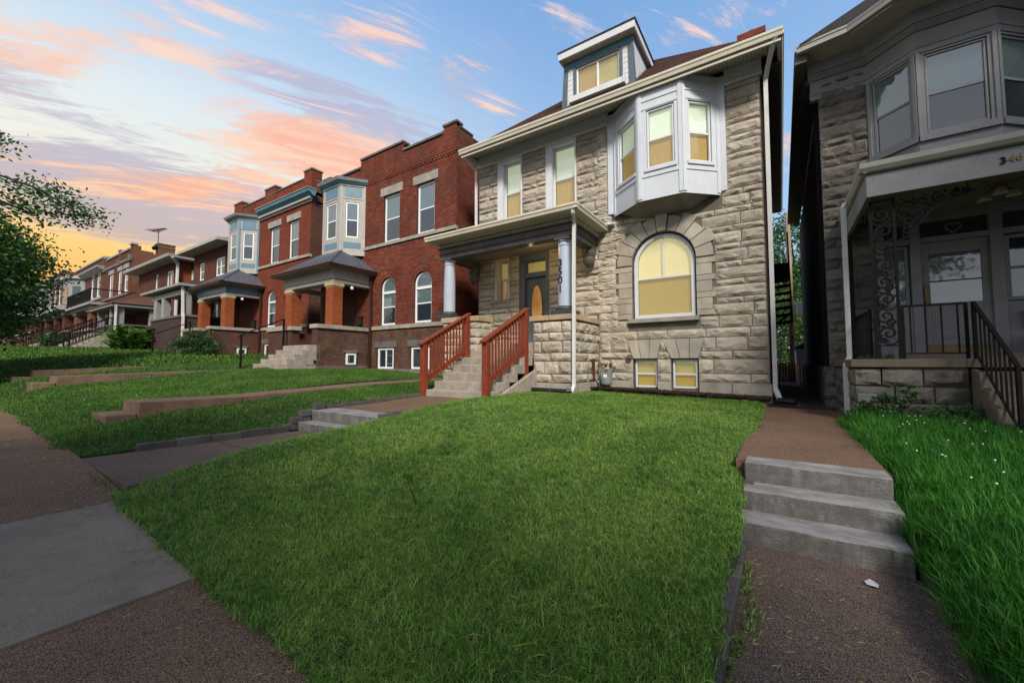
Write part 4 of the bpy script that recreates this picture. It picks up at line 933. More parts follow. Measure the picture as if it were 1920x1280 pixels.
def rowhouse(dx,dz,label,variant):
    X=lambda v:v+dx; Z=lambda v:v+dz
    t=thing('brick_house',label,'house',(X(-13.4),Y0,Z(1.2)))
    xr,xl=X(-9.35),X(-17.6)
    ops=[rect(X(-13.24),X(-12.28),Z(6.36),Z(8.28)),rect(X(-11.33),X(-10.40),Z(6.36),Z(8.28)),arch(X(-13.33),X(-12.46),Z(3.02),Z(4.93)),arch(X(-11.42),X(-10.50),Z(3.02),Z(4.93)),
         rect(X(-13.44),X(-12.48),Z(1.30),Z(2.13)),rect(X(-11.52),X(-10.55),Z(1.30),Z(2.13)),rect(X(-15.95),X(-14.98),Z(2.15),Z(4.75)),rect(X(-17.45),X(-16.6),Z(2.15),Z(4.75))]
    zt=Z(9.3)
    if variant==0: steps=[(xl,X(-17.0),Z(10.0)),(X(-17.0),X(-14.8),Z(9.85)),(X(-14.8),X(-12.1),Z(10.2)),(X(-12.1),X(-9.98),Z(9.85)),(X(-9.98),xr,Z(10.08))]
    else: steps=[(xl,xr,Z(10.15))]
    obj('front_wall',wall(MB(),xl,xr,Z(.8),steps,Y0,ops,.2),'brick_mortar' if variant==0 else 'brick_tex_red',t,fix=False)
    obj('side_wall',MB().box(xr-.3,xr,Y0+.012,Y0+14,Z(.8),Z(9.75)).box(xl,xl+.3,Y0+.012,Y0+14,Z(.8),Z(9.6)).box(xl,xr,Y0+13.8,Y0+14,Z(.8),Z(9.5)).box(xl,xr,Y0+.3,Y0+13.9,Z(8.9),Z(9.0)),'brick_tex_dark',t)
    st=MB(); 
    for k,(a,b,z) in enumerate(((Y0+.012,Y0+.9,9.98),(Y0+.9,Y0+3,9.86),(Y0+3,Y0+7,9.7),(Y0+7,Y0+14,9.5))): st.box(xr-.3,xr,a,b,Z(9.5 if k else 9.3),Z(z)); 
    obj('parapet',st,'brick_tex_dark',t)
    cp=MB()
    for k,(a,b,z) in enumerate(((Y0+.16,Y0+.9,9.98),(Y0+.9,Y0+3,9.86),(Y0+3,Y0+7,9.7),(Y0+7,Y0+14,9.5))): cp.box(xr-.34,xr+.03,a,b,Z(z),Z(z+.07))
    obj('coping',cp,'gray_stone',t,bevel=.01)
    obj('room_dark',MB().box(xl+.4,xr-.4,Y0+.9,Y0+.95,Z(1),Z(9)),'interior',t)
    if variant==0:
        def tp(x):
            for a,b,z in steps:
                if a<=x<=b: return z
            return 0
        br=rows(xl,xr,Z(3.03),Z(10.2),Y0,ops,top=tp,ring=.24)
        bx=[b for b in br if not (Z(6.2)<(b[2]+b[3])/2<Z(6.37) and b[1]>X(-14.4))]
        bx=[b for b in bx if not (X(-17.3)<b[0] and b[1]<X(-14.45) and b[2]>Z(6.2) and b[2]<Z(9.3))]
        bx.sort(key=lambda b:-b[0]); full=[b for b in bx if abs(b[1]-b[0]-.205)<.002]
        near=sorted(full,key=lambda b:(b[0]**2+Y0**2+(b[2]-1.5)**2))[:290]; ns=set(near)
        bm_=brick_arrays([(0,.205,0,.065)],0,.012); me=mesh('brick',bm_,'brick_red',fix=False)
        for b in near: place('brick',me,t,(b[0],Y0+random.uniform(-.002,.002),b[2]))
        tag(obj('brickwork',brick_arrays([b for b in bx if b not in ns],Y0,.012),'brick_red',t,fix=False),kind='stuff')
        lowb=rows(xl,xr,Z(1.22),Z(2.84),Y0,[dict(o,z1=o['z1']+.27,x0=o['x0']-(.1 if o['z0']<Z(2) else 0),x1=o['x1']+(.1 if o['z0']<Z(2) else 0)) if o['z0']<Z(2) else o for o in ops])
        tag(obj('plinth_brickwork',brick_arrays(lowb,Y0-.03,.012),'brick_brown',t,fix=False),kind='stuff')
        tag(obj('side_brickwork',brick_arrays(rows(Y0+.01,Y0+3.2,Z(1.2),Z(9.8),0,[],bw=.215),0,.01,side=xr),'brick_red',t,fix=False),kind='stuff')
        obj('plinth_wall',wall(MB(),xl,xr+.03,Z(.8),Z(2.84),Y0-.03,[o for o in ops if o['z0']<Z(2.2)],.05),'brick_mortar',t,fix=False)
        db=MB(); x=xl
        while x<xr-.1: db.box(x,x+.07,Y0-.045,Y0,Z(8.98),Z(9.06)); x+=.14
        db.box(xl,xr+.03,Y0-.05,Y0,Z(9.07),Z(9.13)).box(xl,xr+.04,Y0-.065,Y0,Z(9.14),Z(9.20)); obj('corbel_course',db,'brick_red',t)
        for a,b,z in steps: obj('coping',box(a-.02,b+(.05 if b==xr else .02),Y0-.06,Y0+.3,z,z+.09),'gray_stone',t,bevel=.012)
    else:
        obj('plinth_wall',wall(MB(),xl,xr+.03,Z(.8),Z(2.84),Y0-.03,[o for o in ops if o['z0']<Z(2.2)],.05),'brick_tex_dark',t,fix=False)
        # blue cornice over brick, piers above
        cpf=[(.0,9.10),(-.14,9.14),(-.22,9.22),(-.32,9.27),(-.36,9.40),(-.33,9.42),(.1,9.42)]
        obj('cornice',MB().prism([(Y0+p[0],Z(p[1])) for p in cpf],'x',X(-14.2),xr+.30),'trim_teal',t); obj('cornice_base',MB().box(X(-14.3),xr+.12,Y0-.17,Y0,Z(9.0),Z(9.12)).box(X(-14.3),xr+.06,Y0-.08,Y0,Z(8.9),Z(8.99)),'trim_tan',t,bevel=.01)
        obj('cornice_cap',MB().box(X(-14.3),xr+.33,Y0-.39,Y0+.1,Z(9.42),Z(9.45)),'trim_tan',t)
        for a,b in ((X(-10.0),xr+.02),(X(-13.9),X(-12.8)),(X(-17.6),X(-16.6))):
            obj('parapet_pier',box(a,b,Y0-.03,Y0+.5,Z(9.45),Z(10.5)),'brick_tex_red',t); obj('coping',box(a-.05,b+.05,Y0-.08,Y0+.55,Z(10.5),Z(10.58)),'limestone',t,bevel=.01)
        obj('coping',box(X(-16.6),xr-.6,Y0-.04,Y0+.3,Z(10.15),Z(10.22)),'gray_stone',t,bevel=.01)
    # stone bands, lintels, sills
    obj('belt_course',box(X(-14.42),xr+.02,Y0-.07,Y0+.1,Z(6.22),Z(6.355)),'limestone',t,bevel=.01)
    for a,b in ((-13.93,-11.9),(-11.89,xr-dx+.03)): obj('sill_course',box(X(a),X(b),Y0-.09,Y0+.1,Z(2.85),Z(3.0)),'limestone',t,bevel=.01)
    for a,b in ((-13.43,-12.12),(-11.52,-10.23)): obj('lintel',box(X(a),X(b),Y0-.04,Y0+.1,Z(8.29),Z(8.62)),'limestone',t,bevel=.008)
    for a,b in ((-13.65,-12.3),(-11.7,-10.35)): obj('lintel',box(X(a),X(b),Y0-.06,Y0+.1,Z(2.14),Z(2.40)),'gray_stone',t,bevel=.008)
    obj('base_stone',box(X(-13.9),xr+.07,Y0-.1,Y0+.1,Z(.7),Z(1.30)),'gray_stone',t,bevel=.01)
    for o in ops[2:4]: voussoirs(t,o,Y0,mat='brick_red')
    for o in ops[0:2]: window(t,o['x0']+.01,o['x1']-.01,o['z0']+.01,o['z1']-.01,Y0+.07,t=.075)
    for o in ops[2:4]:
        f=window(t,o['x0']+.01,o['x1']-.01,o['z0']+.01,o['z1']-.01,Y0+.06,t=.07,archd=True,mid=Z(3.75),up='glass_curtain')
        obj('transom_bar',box(o['x0']+.05,o['x1']-.05,Y0+.05,Y0+.13,Z(4.28),Z(4.38)),'vinyl',f)
    for o in ops[4:6]: window(t,o['x0']+.01,o['x1']-.01,o['z0']+.01,o['z1']-.01,Y0-.01,style='slide',cols=2,t=.07)
    for o in ops[6:8]:
        d=obj('door',box(o['x0']+.1,o['x1']-.05,Y0+.12,Y0+.17,Z(2.17),Z(4.35)),'door_blue',t,bevel=.006); obj('handle',MB().box(o['x1']-.16,o['x1']-.12,Y0+.07,Y0+.12,Z(3.0),Z(3.2)).box(o['x1']-.16,o['x1']-.12,Y0+.07,Y0+.12,Z(3.35),Z(3.42)),'iron',d)
        obj('door_frame',MB().box(o['x0'],o['x0']+.1,Y0-.0,Y0+.2,Z(2.15),Z(4.75)).box(o['x1']-.05,o['x1'],Y0+.02,Y0+.2,Z(2.15),Z(4.75)).box(o['x0']+.1,o['x1']-.05,Y0+.02,Y0+.2,Z(4.35),Z(4.45)).box(o['x0']+.1,o['x1']-.05,Y0+.02,Y0+.2,Z(4.68),Z(4.75)),'trim_teal',t); obj('transom_pane',box(o['x0']+.1,o['x1']-.05,Y0+.15,Y0+.16,Z(4.45),Z(4.68)),'glass_dark',d)
    # bay window on the upper floor
    A,B,C,Dd=(X(-17.25),Y0-.01),(X(-16.25),9.72),(X(-15.05),9.72),(X(-14.42),Y0-.01)
    global XF
    for i,(p,q) in enumerate(((A,B),(B,C),(C,Dd))):
        XF=face_xf(p,q); Lf=math.hypot(q[0]-p[0],q[1]-p[1]); a,b=(.24,Lf-.24) if i!=2 else (.22,Lf-.26)
        o1=rect(a,b,Z(6.75),Z(8.25)); 
        obj('bay_wall',wall(MB(),0,Lf,Z(6.0),Z(9.0),0,[o1],.1),'trim_tan',t,fix=False)
        tr=MB().box(0,.1,-.02,.01,Z(6.0),Z(9.0)).box(Lf-.1,Lf,-.02,.01,Z(6.0),Z(9.0)).box(.1,Lf-.1,-.018,.01,Z(8.38),Z(8.45)); obj('bay_trim',tr,'trim_tan' if i<2 or variant==0 else 'blue_panel',t,bevel=.004)
        obj('bay_panel',MB().box(.16,Lf-.16,-.01,.01,Z(8.47),Z(8.90)).box(.16,Lf-.16,-.01,.01,Z(6.3),Z(6.55)),'blue_panel',t,bevel=.004)
        window(t,a+.01,b-.01,Z(6.76),Z(8.24),.02,t=.05)
        XF=None
    pl=lambda e,zz:[(A[0]-e,Y0,zz),(B[0]-e*.6,9.72-e,zz),(C[0]+e*.6,9.72-e,zz),(Dd[0]+e,Y0,zz)]
    def slab(e0,e1,z0_,z1_,mat,nm):
        a,b=pl(e0,Z(z0_)),pl(e1,Z(z1_)); mb=MB().add(a+b,[(0,1,5,4),(1,2,6,5),(2,3,7,6),(4,5,6,7),(3,2,1,0)]); obj(nm,mb,mat,t)
    slab(.04,.06,8.92,9.0,'trim_tan','bay_frieze'); slab(.1,.2,9.0,9.10,'trim_teal','bay_cornice'); slab(.2,.26,9.10,9.2,'trim_tan','bay_cornice_cap'); slab(.24,-.3,9.2,9.42,'shingle_dark','bay_roof')
    # porch
    obj('porch_base',MB().box(X(-14.3),X(-13.96),8.22,Y0-.1,Z(.8),Z(2.80)).box(X(-17.5),X(-17.2),8.22,Y0-.05,Z(.8),Z(2.80)).box(X(-17.2),X(-15.75),8.22,8.55,Z(.8),Z(2.8)).box(X(-17.2),X(-14.3),8.6,Y0-.05,Z(1.9),Z(2.1)),'brick_mortar' if variant==0 else 'brick_tex_dark',t)
    if variant==0:
        vent=[rect(9.42,9.80,Z(1.50),Z(1.90))]; 
        tag(obj('porch_brickwork',brick_arrays([b for b in rows(8.22,Y0-.1,Z(1.43),Z(2.80),0,[dict(vent[0],z1=vent[0]['z1']+.13)])],0,.012,side=X(-13.96)),'brick_brown',t,fix=False),kind='stuff')
    v=obj('vent_window',MB().box(X(-13.96),X(-13.90),9.40,9.46,Z(1.47),Z(1.90)).box(X(-13.96),X(-13.90),9.76,9.82,Z(1.47),Z(1.90)).box(X(-13.96),X(-13.90),9.46,9.76,Z(1.47),Z(1.53)).box(X(-13.96),X(-13.90),9.46,9.76,Z(1.84),Z(1.90)),'vinyl',t); obj('pane',box(X(-13.95),X(-13.93),9.46,9.76,Z(1.53),Z(1.84)),'glass_dark',v)
    obj('lintel',box(X(-13.98),X(-13.91),9.28,9.92,Z(1.92),Z(2.03)),'gray_stone',t,bevel=.006)
    obj('base_stone',box(X(-14.3),X(-13.88),8.18,Y0-.1,Z(.7),Z(1.42)),'gray_stone',t,bevel=.01)
    for a,b in ((8.16,9.25),(9.26,Y0-.06)): obj('cap_stone',box(X(-14.36),X(-13.88),a,b,Z(2.80),Z(2.95)),'limestone',t,bevel=.012)
    obj('cap_stone',box(X(-17.55),X(-15.65),8.16,8.6,Z(2.80),Z(2.95)),'limestone',t,bevel=.012)
    for a in (-14.42,-17.35):
        ym=8.80
        p_=obj('porch_pillar',box(X(a),X(a+.46),ym,ym+.42,Z(2.95),Z(4.45)),'brick_tex_orange',t,bevel=.006); obj('pillar_cap',MB().box(X(a-.04),X(a+.5),ym-.04,ym+.46,Z(4.45),Z(4.58)).box(X(a-.01),X(a+.47),ym-.01,ym+.43,Z(4.40),Z(4.45)),'trim_yellow',p_,bevel=.01)
    obj('porch_beam',MB().box(X(-17.4),X(-13.92),8.80,9.2,Z(4.58),Z(4.72)).box(X(-14.3),X(-13.92),9.2,Y0,Z(4.58),Z(4.72)).box(X(-17.4),X(-17.0),9.2,Y0,Z(4.58),Z(4.72)),'trim_tan',t,bevel=.006)
    obj('porch_frieze',MB().box(X(-17.45),X(-13.87),8.76,9.2,Z(4.73),Z(5.1)).box(X(-14.3),X(-13.87),9.2,Y0,Z(4.73),Z(5.1)),'trim_tan' if variant==0 else 'blue_panel',t,bevel=.006)
    hip_porch(t,X(-17.75),X(-13.62),8.42,Y0,Z(5.20),Z(6.70),X(-15.8))
    downspout(t,[(X(-13.66),Y0-.16,Z(5.1)),(X(-13.80),Y0-.14,Z(4.9)),(X(-13.80),Y0-.14,Z(1.35)),(X(-13.80),Y0-.4,Z(1.28))],'gutter_brown',.085,.07)
    obj('lamp',MB().lathe(X(-13.9)+.1,9.5,[(.03,Z(4.5)),(.06,Z(4.45)),(.06,Z(4.40)),(.02,Z(4.36))],10),'vinyl',t)
    # stair
    s=thing('porch_steps','pale concrete steps of the %s'%('brick house next to the pale stone house' if variant==0 else 'second brick house, behind the shrubs'),'steps',(X(-14.8),7.5,Z(1.35)))
    for k,(y,z) in enumerate(zip((6.9,7.16,7.42,7.68,7.94),(1.50,1.67,1.84,2.01,2.18))): slab_step(s,X(-15.75),X(-13.97),y,y+.45,Z(z-.55),Z(z),'concrete_step',.012)
    obj('cheek',box(X(-15.72),X(-13.98),7.1,8.2,Z(.9),Z(1.5)),'concrete_step',s)
    r=thing('handrail','thin black pipe handrail at the left of the %s'%('steps to the blue doored brick porch' if variant==0 else 'steps hidden behind the round shrubs'),'handrail',(X(-15.85),7.2,Z(1.4)))
    rx=X(-15.85)
    obj('post',MB().bar((rx,6.55,Z(1.2)),(rx,6.55,Z(2.55)),.06,.06),'iron',r); obj('post',MB().bar((rx,8.0,Z(2.1)),(rx,8.0,Z(3.2)),.06,.06),'iron',r)
    obj('rail',MB().path([(rx,6.45,Z(2.45)),(rx,6.6,Z(2.55)),(rx,8.0,Z(3.22))],.05,6),'iron',r)
    mbx=thing('mailbox','black wall mailbox beside the blue door of the %s'%('nearer red brick house' if variant==0 else 'farther red brick house'),'mailbox',(X(-14.55),10.4,Z(3.2)))
    obj('box',box(X(-14.72),X(-14.42),Y0-.14,Y0-.02,Z(3.1),Z(3.42)),'plastic_black',mbx,bevel=.01); obj('lid',box(X(-14.74),X(-14.40),Y0-.16,Y0-.02,Z(3.42),Z(3.46)),'plastic_black',mbx,bevel=.008)
    return t
rowhouse(0,0,'red brick house with stepped parapet and blue door beside the stone house',0)
rowhouse(-9.25,.40,'red brick house with blue cornice and three brick piers on its parapet',1)
# ------------------------------------------------------------------ houses farther up the street
# low-pitch house with grey eaves
t=thing('brick_house','two storey brown brick house with plain grey eaves and white porch posts','house',(-30,Y0,2))
ops=[rect(-31.79,-31.0,6.93,8.1),rect(-29.25,-27.95,6.93,8.08),rect(-29.4,-28.15,4.1,5.32)]
obj('front_wall',wall(MB(),-32.75,-27.75,1.5,8.75,Y0,ops,.15),'brick_tex_mid',t,fix=False)
obj('side_wall',MB().box(-28.0,-27.75,Y0+.01,20,1.5,8.75).box(-32.75,-32.5,Y0+.01,20,1.5,8.75),'brick_tex_mid',t)
for o in ops:
    window(t,o['x0']+.01,o['x1']-.01,o['z0']+.01,o['z1']-.01,Y0+.05,t=.08,up='glass_dark'); 
    if o['x1']-o['x0']>1: obj('mullion',box((o['x0']+o['x1'])/2-.03,(o['x0']+o['x1'])/2+.03,Y0+.04,Y0+.1,o['z0']+.08,o['z1']-.08),'vinyl',t)
obj('eaves',MB().box(-33.4,-27.1,9.8,20.6,8.72,8.80),'soffit',t); obj('gutter',MB().box(-33.45,-27.05,9.72,9.82,8.74,8.92).box(-27.12,-27.02,9.82,20.6,8.74,8.92),'trim_tan',t,bevel=.01)
obj('roof',MB().add([(-33.4,9.8,8.9),(-27.1,9.8,8.9),(-27.1,20.6,8.9),(-33.4,20.6,8.9),(-30.2,13,10.1),(-30.2,17,10.1)],[(0,1,4),(1,2,5,4),(2,3,5),(3,0,4,5)]),'shingle_dark',t)
obj('porch_wall',MB().box(-32.3,-27.0,8.3,8.6,1.7,4.08).box(-27.3,-27.0,8.6,Y0,1.7,4.08),'brick_tex_black',t); obj('cap',MB().box(-32.35,-26.94,8.24,8.66,4.08,4.2).box(-27.36,-26.94,8.66,Y0,4.08,4.2),'gray_stone',t,bevel=.01)
for a,w_ in ((-27.45,.42),(-30.6,.42),(-31.9,.42)): obj('porch_post',box(a,a+w_,8.3,8.3+w_*.8,4.2,5.35),'far_trim',t,bevel=.01)
obj('porch_post',box(-27.4,-27.1,10.1,10.4,4.2,5.35),'far_trim',t)
obj('porch_beam',MB().box(-32.3,-27.0,8.3,8.6,5.35,5.6).box(-27.3,-27.0,8.6,Y0,5.35,5.6),'trim_tan',t); obj('porch_roof',MB().box(-33.2,-26.75,7.95,Y0-.01,5.72,5.86),'far_trim',t,bevel=.01)
obj('porch_slope',MB().add([(-33.2,7.97,5.865),(-26.78,7.97,5.865),(-26.78,Y0,5.865),(-33.2,Y0,5.865),(-27.6,Y0-.01,6.4),(-32.4,Y0-.01,6.4)],[(0,1,4,5),(1,2,4),(3,0,5)]),'shingle_dark',t)
downspout(t,[(-27.0,8.2,5.7),(-27.0,8.25,4.3),(-26.92,8.25,4.0),(-26.92,8.25,2.2)],'downspout_white',.12,.1)
# next house, wider gap
t=thing('brick_house','orange brown brick house with white downspout behind the white porch posts','house',(-40,Y0,2.4))
ops=[rect(-37.8,-36.45,7.05,8.32),rect(-40.3,-39.6,7.15,8.38),rect(-37.8,-36.6,4.75,5.58)]
obj('front_wall',wall(MB(),-44.4,-35.6,1.8,8.9,Y0,ops,.15),'brick_tex_mid',t,fix=False)
obj('side_wall',MB().box(-35.9,-35.6,Y0+.01,20,1.8,8.9).box(-44.4,-44.1,Y0+.01,20,1.8,8.9),'brick_tex_orange',t)
dn=MB()
for k in range(26): dn.box(-35.6,-35.56,10.7+k*.12,10.76+k*.12,8.25,8.55)
obj('dentil_course',dn,'brick_tex_orange',t)
for o in ops:
    window(t,o['x0']+.01,o['x1']-.01,o['z0']+.01,o['z1']-.01,Y0+.05,t=.1,style='slide',cols=2 if o['x1']-o['x0']>1 else 1)
obj('side_window',box(-35.6,-35.55,11.3,11.45,7.6,8.3),'vinyl',t)
obj('eaves',MB().box(-45.1,-34.9,9.75,20.6,8.86,8.93),'soffit',t); obj('gutter',MB().box(-45.1,-34.85,9.66,9.76,8.9,9.12).box(-34.95,-34.85,9.76,20.6,8.9,9.12),'far_trim',t,bevel=.01)
obj('roof',MB().add([(-45.1,9.75,9.1),(-34.9,9.75,9.1),(-34.9,20.6,9.1),(-45.1,20.6,9.1),(-40,13.5,9.75),(-40,17,9.75)],[(0,1,4),(1,2,5,4),(2,3,5),(3,0,4,5)]),'shingle_dark',t)
downspout(t,[(-34.9,9.9,8.9),(-35.4,10.4,8.6),(-35.45,10.42,2.4)],'downspout_white',.2,.12)
obj('porch_wall',MB().box(-45,-41,8.2,8.5,2,4.25).box(-39.7,-39.4,8.2,Y0,2,4.25).box(-41,-39.7,8.4,8.5,2,3.3),'brick_tex_black',t); obj('cap',MB().box(-39.8,-39.3,8.15,Y0,4.25,4.36).box(-45,-41,8.15,8.55,4.25,4.36),'gray_stone',t)
for a,y in ((-39.75,8.25),(-39.75,10.05),(-44.9,8.25),(-41.4,8.25)): obj('porch_post',box(a,a+.38,y,y+.38,4.36,5.6),'far_trim',t,bevel=.01)
obj('porch_ceiling',MB().box(-45.4,-39.1,7.9,Y0-.01,5.6,5.78),'far_trim',t,bevel=.01)
obj('porch_roof',MB().add([(-45.5,7.85,5.82),(-39.0,7.85,5.82),(-39.0,Y0,5.82),(-45.5,Y0,5.82),(-40.8,Y0-.01,6.75),(-43.8,Y0-.01,6.75)],[(0,1,4,5),(1,2,4),(3,0,5)]).box(-45.5,-39.0,7.85,7.9,5.74,5.86),'shingle_brown',t)
downspout(t,[(-39.1,8.1,5.7),(-39.3,8.15,5.2),(-39.3,8.15,2.7)],'downspout_white',.14,.1)
# tall parapet house with antenna chimney
t=thing('brick_house','tall dark brick house with lit orange side wall and chimney carrying an antenna','house',(-50,Y0,2.8))
ops=[rect(-53.3,-52.0,7.6,9.95),rect(-50.4,-49.3,7.85,9.95),rect(-48.5,-47.4,7.85,9.95),rect(-52,-48,4.1,5.9)]
obj('front_wall',wall(MB(),-55.4,-46.45,2.3,[(-55.4,-54.5,11.8),(-54.5,-50.6,11.5),(-50.6,-49.9,11.8),(-49.9,-47.1,11.5),(-47.1,-46.45,11.85)],Y0,ops,.15),'brick_tex_mid',t,fix=False)
sw=MB()
for a,b,z in ((Y0+.01,11.05,11.8),(11.05,11.9,11.45),(11.9,12.25,11.3),(12.25,20,10.9)): sw.box(-46.8,-46.45,a,b,2.3,z)
obj('side_wall',sw,'brick_tex_tan',t); ch=obj('chimney',MB().box(-47.2,-46.4,12.2,13.4,10,12.3),'brick_tex_tan',t); obj('chimney_cap',MB().box(-47.25,-46.35,12.15,13.45,12.3,12.4).box(-47.25,-46.36,12.15,13.45,12.0,12.05),'gray_stone',ch)
cp=MB()
for a,b,z in ((-55.4,-54.5,11.8),(-54.5,-50.6,11.5),(-50.6,-49.9,11.8),(-49.9,-47.1,11.5),(-47.1,-46.4,11.85)): cp.box(a,b,Y0-.1,Y0+.35,z,z+.14)
obj('coping',cp,'far_trim',t); obj('stone_course',MB().box(-55.4,-46.4,Y0-.08,Y0,10.55,10.8).box(-55,-46.4,Y0-.1,Y0,7.55,7.72),'gray_stone',t)
for a in (-54.95,-50.25,-46.9): obj('pilaster_cap',box(a-.35,a+.35,Y0-.15,Y0,10.45,11.0),'gray_stone',t)
for o in ops:
    window(t,o['x0']+.01,o['x1']-.01,o['z0']+.01,o['z1']-.01,Y0+.05,t=.14); 
    if o['z0']>7: obj('lintel',box(o['x0']-.15,o['x1']+.15,Y0-.06,Y0+.05,o['z1'],o['z1']+.38),'far_trim',t)
obj('porch_wall',MB().box(-52.5,-46,8.2,8.5,2.2,4.2).box(-46.3,-46,8.5,Y0,2.2,4.2),'brick_tex_dark',t); obj('cap',box(-52.6,-45.9,8.1,8.6,4.2,4.36),'far_trim',t)
for a in (-47.7,-52.4): obj('porch_pillar',box(a,a+1.0,8.2,8.9,4.36,5.75),'brick_tex_tan',t); obj('pillar_cap',box(a-.1,a+1.1,8.1,9.0,5.75,5.95),'far_trim',t)
obj('porch_roof',MB().box(-53,-44.6,7.7,Y0-.01,6.15,6.35).box(-52.8,-45.2,8.0,8.4,5.95,6.15),'far_trim',t,bevel=.01)
obj('balcony_rail',MB().path([(-53,7.8,7.4),(-44.8,7.8,7.4),(-44.8,Y0,7.4)],.08,4).path([(-53,7.8,6.5),(-44.8,7.8,6.5)],.06,4),'iron',t)
bl=MB(); 
for k in range(34): bl.bar((-53+k*.25,7.8,6.4),(-53+k*.25,7.8,7.4),.035)
tag(obj('balcony_balusters',bl,'iron',t),kind='stuff')
# antenna: rests on the chimney
a=thing('antenna','spiky rooftop television antenna standing on the brick chimney against the orange sky','antenna',(-46.8,12.3,12.2))
obj('mast',MB().bar((-46.8,12.25,11.4),(-46.8,12.25,13.7),.06,None,6).bar((-46.8,12.25,12.2),(-46.5,11.9,11.8),.3,.25),'iron',a); obj('boom',MB().bar((-47.7,12.0,13.65),(-46.0,12.5,13.7),.06),'iron',a)
for k in range(8):
    c=Vector((-47.7,12.0,13.65)).lerp(Vector((-46.0,12.5,13.7)),k/7); l=.55-.05*k; obj('element',MB().bar(c+Vector((-.2*l,l*.9,0)),c-Vector((-.2*l,l*.9,0)),.035),'iron',a)
# lower half: cornice, paired windows, white bay
def bayhouse(t,x0,x1,zb,zt,xb0,xb1,side,wallm,sidem,wx):
    zc=zt-1.0
    ops=[rect(a,b,zb+5.2,zb+7.7) for a,b in wx]+[rect((x0+x1)/2-1.5,(x0+x1)/2+.4,zb+1.6,zb+3.4)]
    obj('front_wall',wall(MB(),x0,x1,zb-.6,zt,Y0,ops,.15),wallm,t,fix=False); obj('side_wall',MB().box(x1-.3,x1,Y0+.01,side,zb-.6,zt).box(x0,x0+.3,Y0+.01,side,zb-.6,zt-.3),sidem,t)
    obj('cornice',MB().prism([(Y0,zc-.35),(Y0-.35,zc-.2),(Y0-.6,zc-.05),(Y0-.6,zc+.08),(Y0,zc+.08)],'x',x0,x1+.5),'far_trim',t); obj('coping',box(x0,x1+.05,Y0-.1,Y0+.4,zt,zt+.15),'far_trim',t)
    for o in ops: window(t,o['x0'],o['x1'],o['z0'],o['z1'],Y0+.05,t=.16)
    for a,b in wx: obj('lintel',box(a-.1,b+.1,Y0-.06,Y0+.05,zb+7.7,zb+8.05),'far_trim',t)
    obj('sill',box(wx[0][0]-.5,wx[-1][1]+.6,Y0-.12,Y0+.02,zb+4.95,zb+5.18),'far_trim',t)
    b=MB().prism([(xb0,Y0),(xb0+.8,Y0-1.1),(xb1-.8,Y0-1.1),(xb1,Y0)],'z',zb+4.9,zc-.3); obj('bay',b,'white_house',t); obj('bay_cornice',MB().prism([(xb0-.2,Y0),(xb0+.7,Y0-1.4),(xb1-.6,Y0-1.4),(xb1+.3,Y0)],'z',zc-.3,zc-.0),'trim_tan',t)
    obj('bay_window',MB().box(xb0+1.0,xb1-1.0,Y0-1.13,Y0-1.09,zb+5.5,zc-1.1),'glass_dark',t); global XF
    XF=face_xf((xb1-.8,Y0-1.1),(xb1,Y0)); obj('bay_window',box(.35,1.0,-.03,.0,zb+5.5,zc-1.1),'glass_dark',t); XF=None
    obj('porch_wall',MB().box(x0+1,x1-.6,8.2,8.5,zb-.6,zb+1.5),'brick_tex_dark',t); obj('cap',box(x0+.9,x1-.5,8.1,8.6,zb+1.5,zb+1.66),'far_trim',t)
    for a in (x0+1.2,(x0+x1)/2,x1-1.9): obj('porch_pillar',box(a,a+.9,8.2,8.8,zb+1.66,zb+3.1),'brick_tex_mid',t); obj('pillar_cap',box(a-.1,a+1.0,8.1,8.9,zb+3.1,zb+3.35),'far_trim',t)
    obj('porch_roof',MB().box(x0+.3,x1-.1,7.6,Y0-.01,zb+3.55,zb+3.78).add([(x0+.3,7.6,zb+3.8),(x1-.1,7.6,zb+3.8),(x1-.1,Y0,zb+3.8),(x0+.3,Y0,zb+3.8),((x0+x1)/2+1,Y0-.01,zb+4.8),((x0+x1)/2-1,Y0-.01,zb+4.8)],[(0,1,4,5),(1,2,4),(3,0,5)]),'trim_tan',t)
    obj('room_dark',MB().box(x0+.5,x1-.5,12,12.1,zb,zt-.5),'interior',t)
t=thing('brick_house','dark brick house with white bay and iron balcony, joined to the antenna house','house',(-61,Y0,3)); bayhouse(t,-67.5,-55.45,3.0,12.0,-67.2,-62.9,16,'brick_tex_dark','brick_tex_dark',[(-60.2,-59.0),(-57.9,-56.6)])
t=thing('brick_house','distant brick house with sunlit orange side wall and white bay above porch','house',(-80,Y0,3.5)); bayhouse(t,-88,-73.6,3.7,13.0,-87,-81,20,'brick_tex_dark','brick_tex_tan',[(-79.4,-77.8),(-76.6,-75)])
t=thing('brick_house','farthest dark house half hidden behind the big street tree','house',(-98,Y0,4)); bayhouse(t,-106,-92,4.3,12.6,-104.5,-99,18,'brick_tex_mid','brick_tex_mid',[(-97.5,-96),(-95,-93.6)])
t=thing('brick_house','last house at the end of the row, low on the left edge','house',(-120,Y0,4.8)); bayhouse(t,-126,-112,5.0,12.9,-124.5,-119,18,'brick_tex_dark','brick_tex_mid',[(-117.5,-116),(-115,-113.6)])
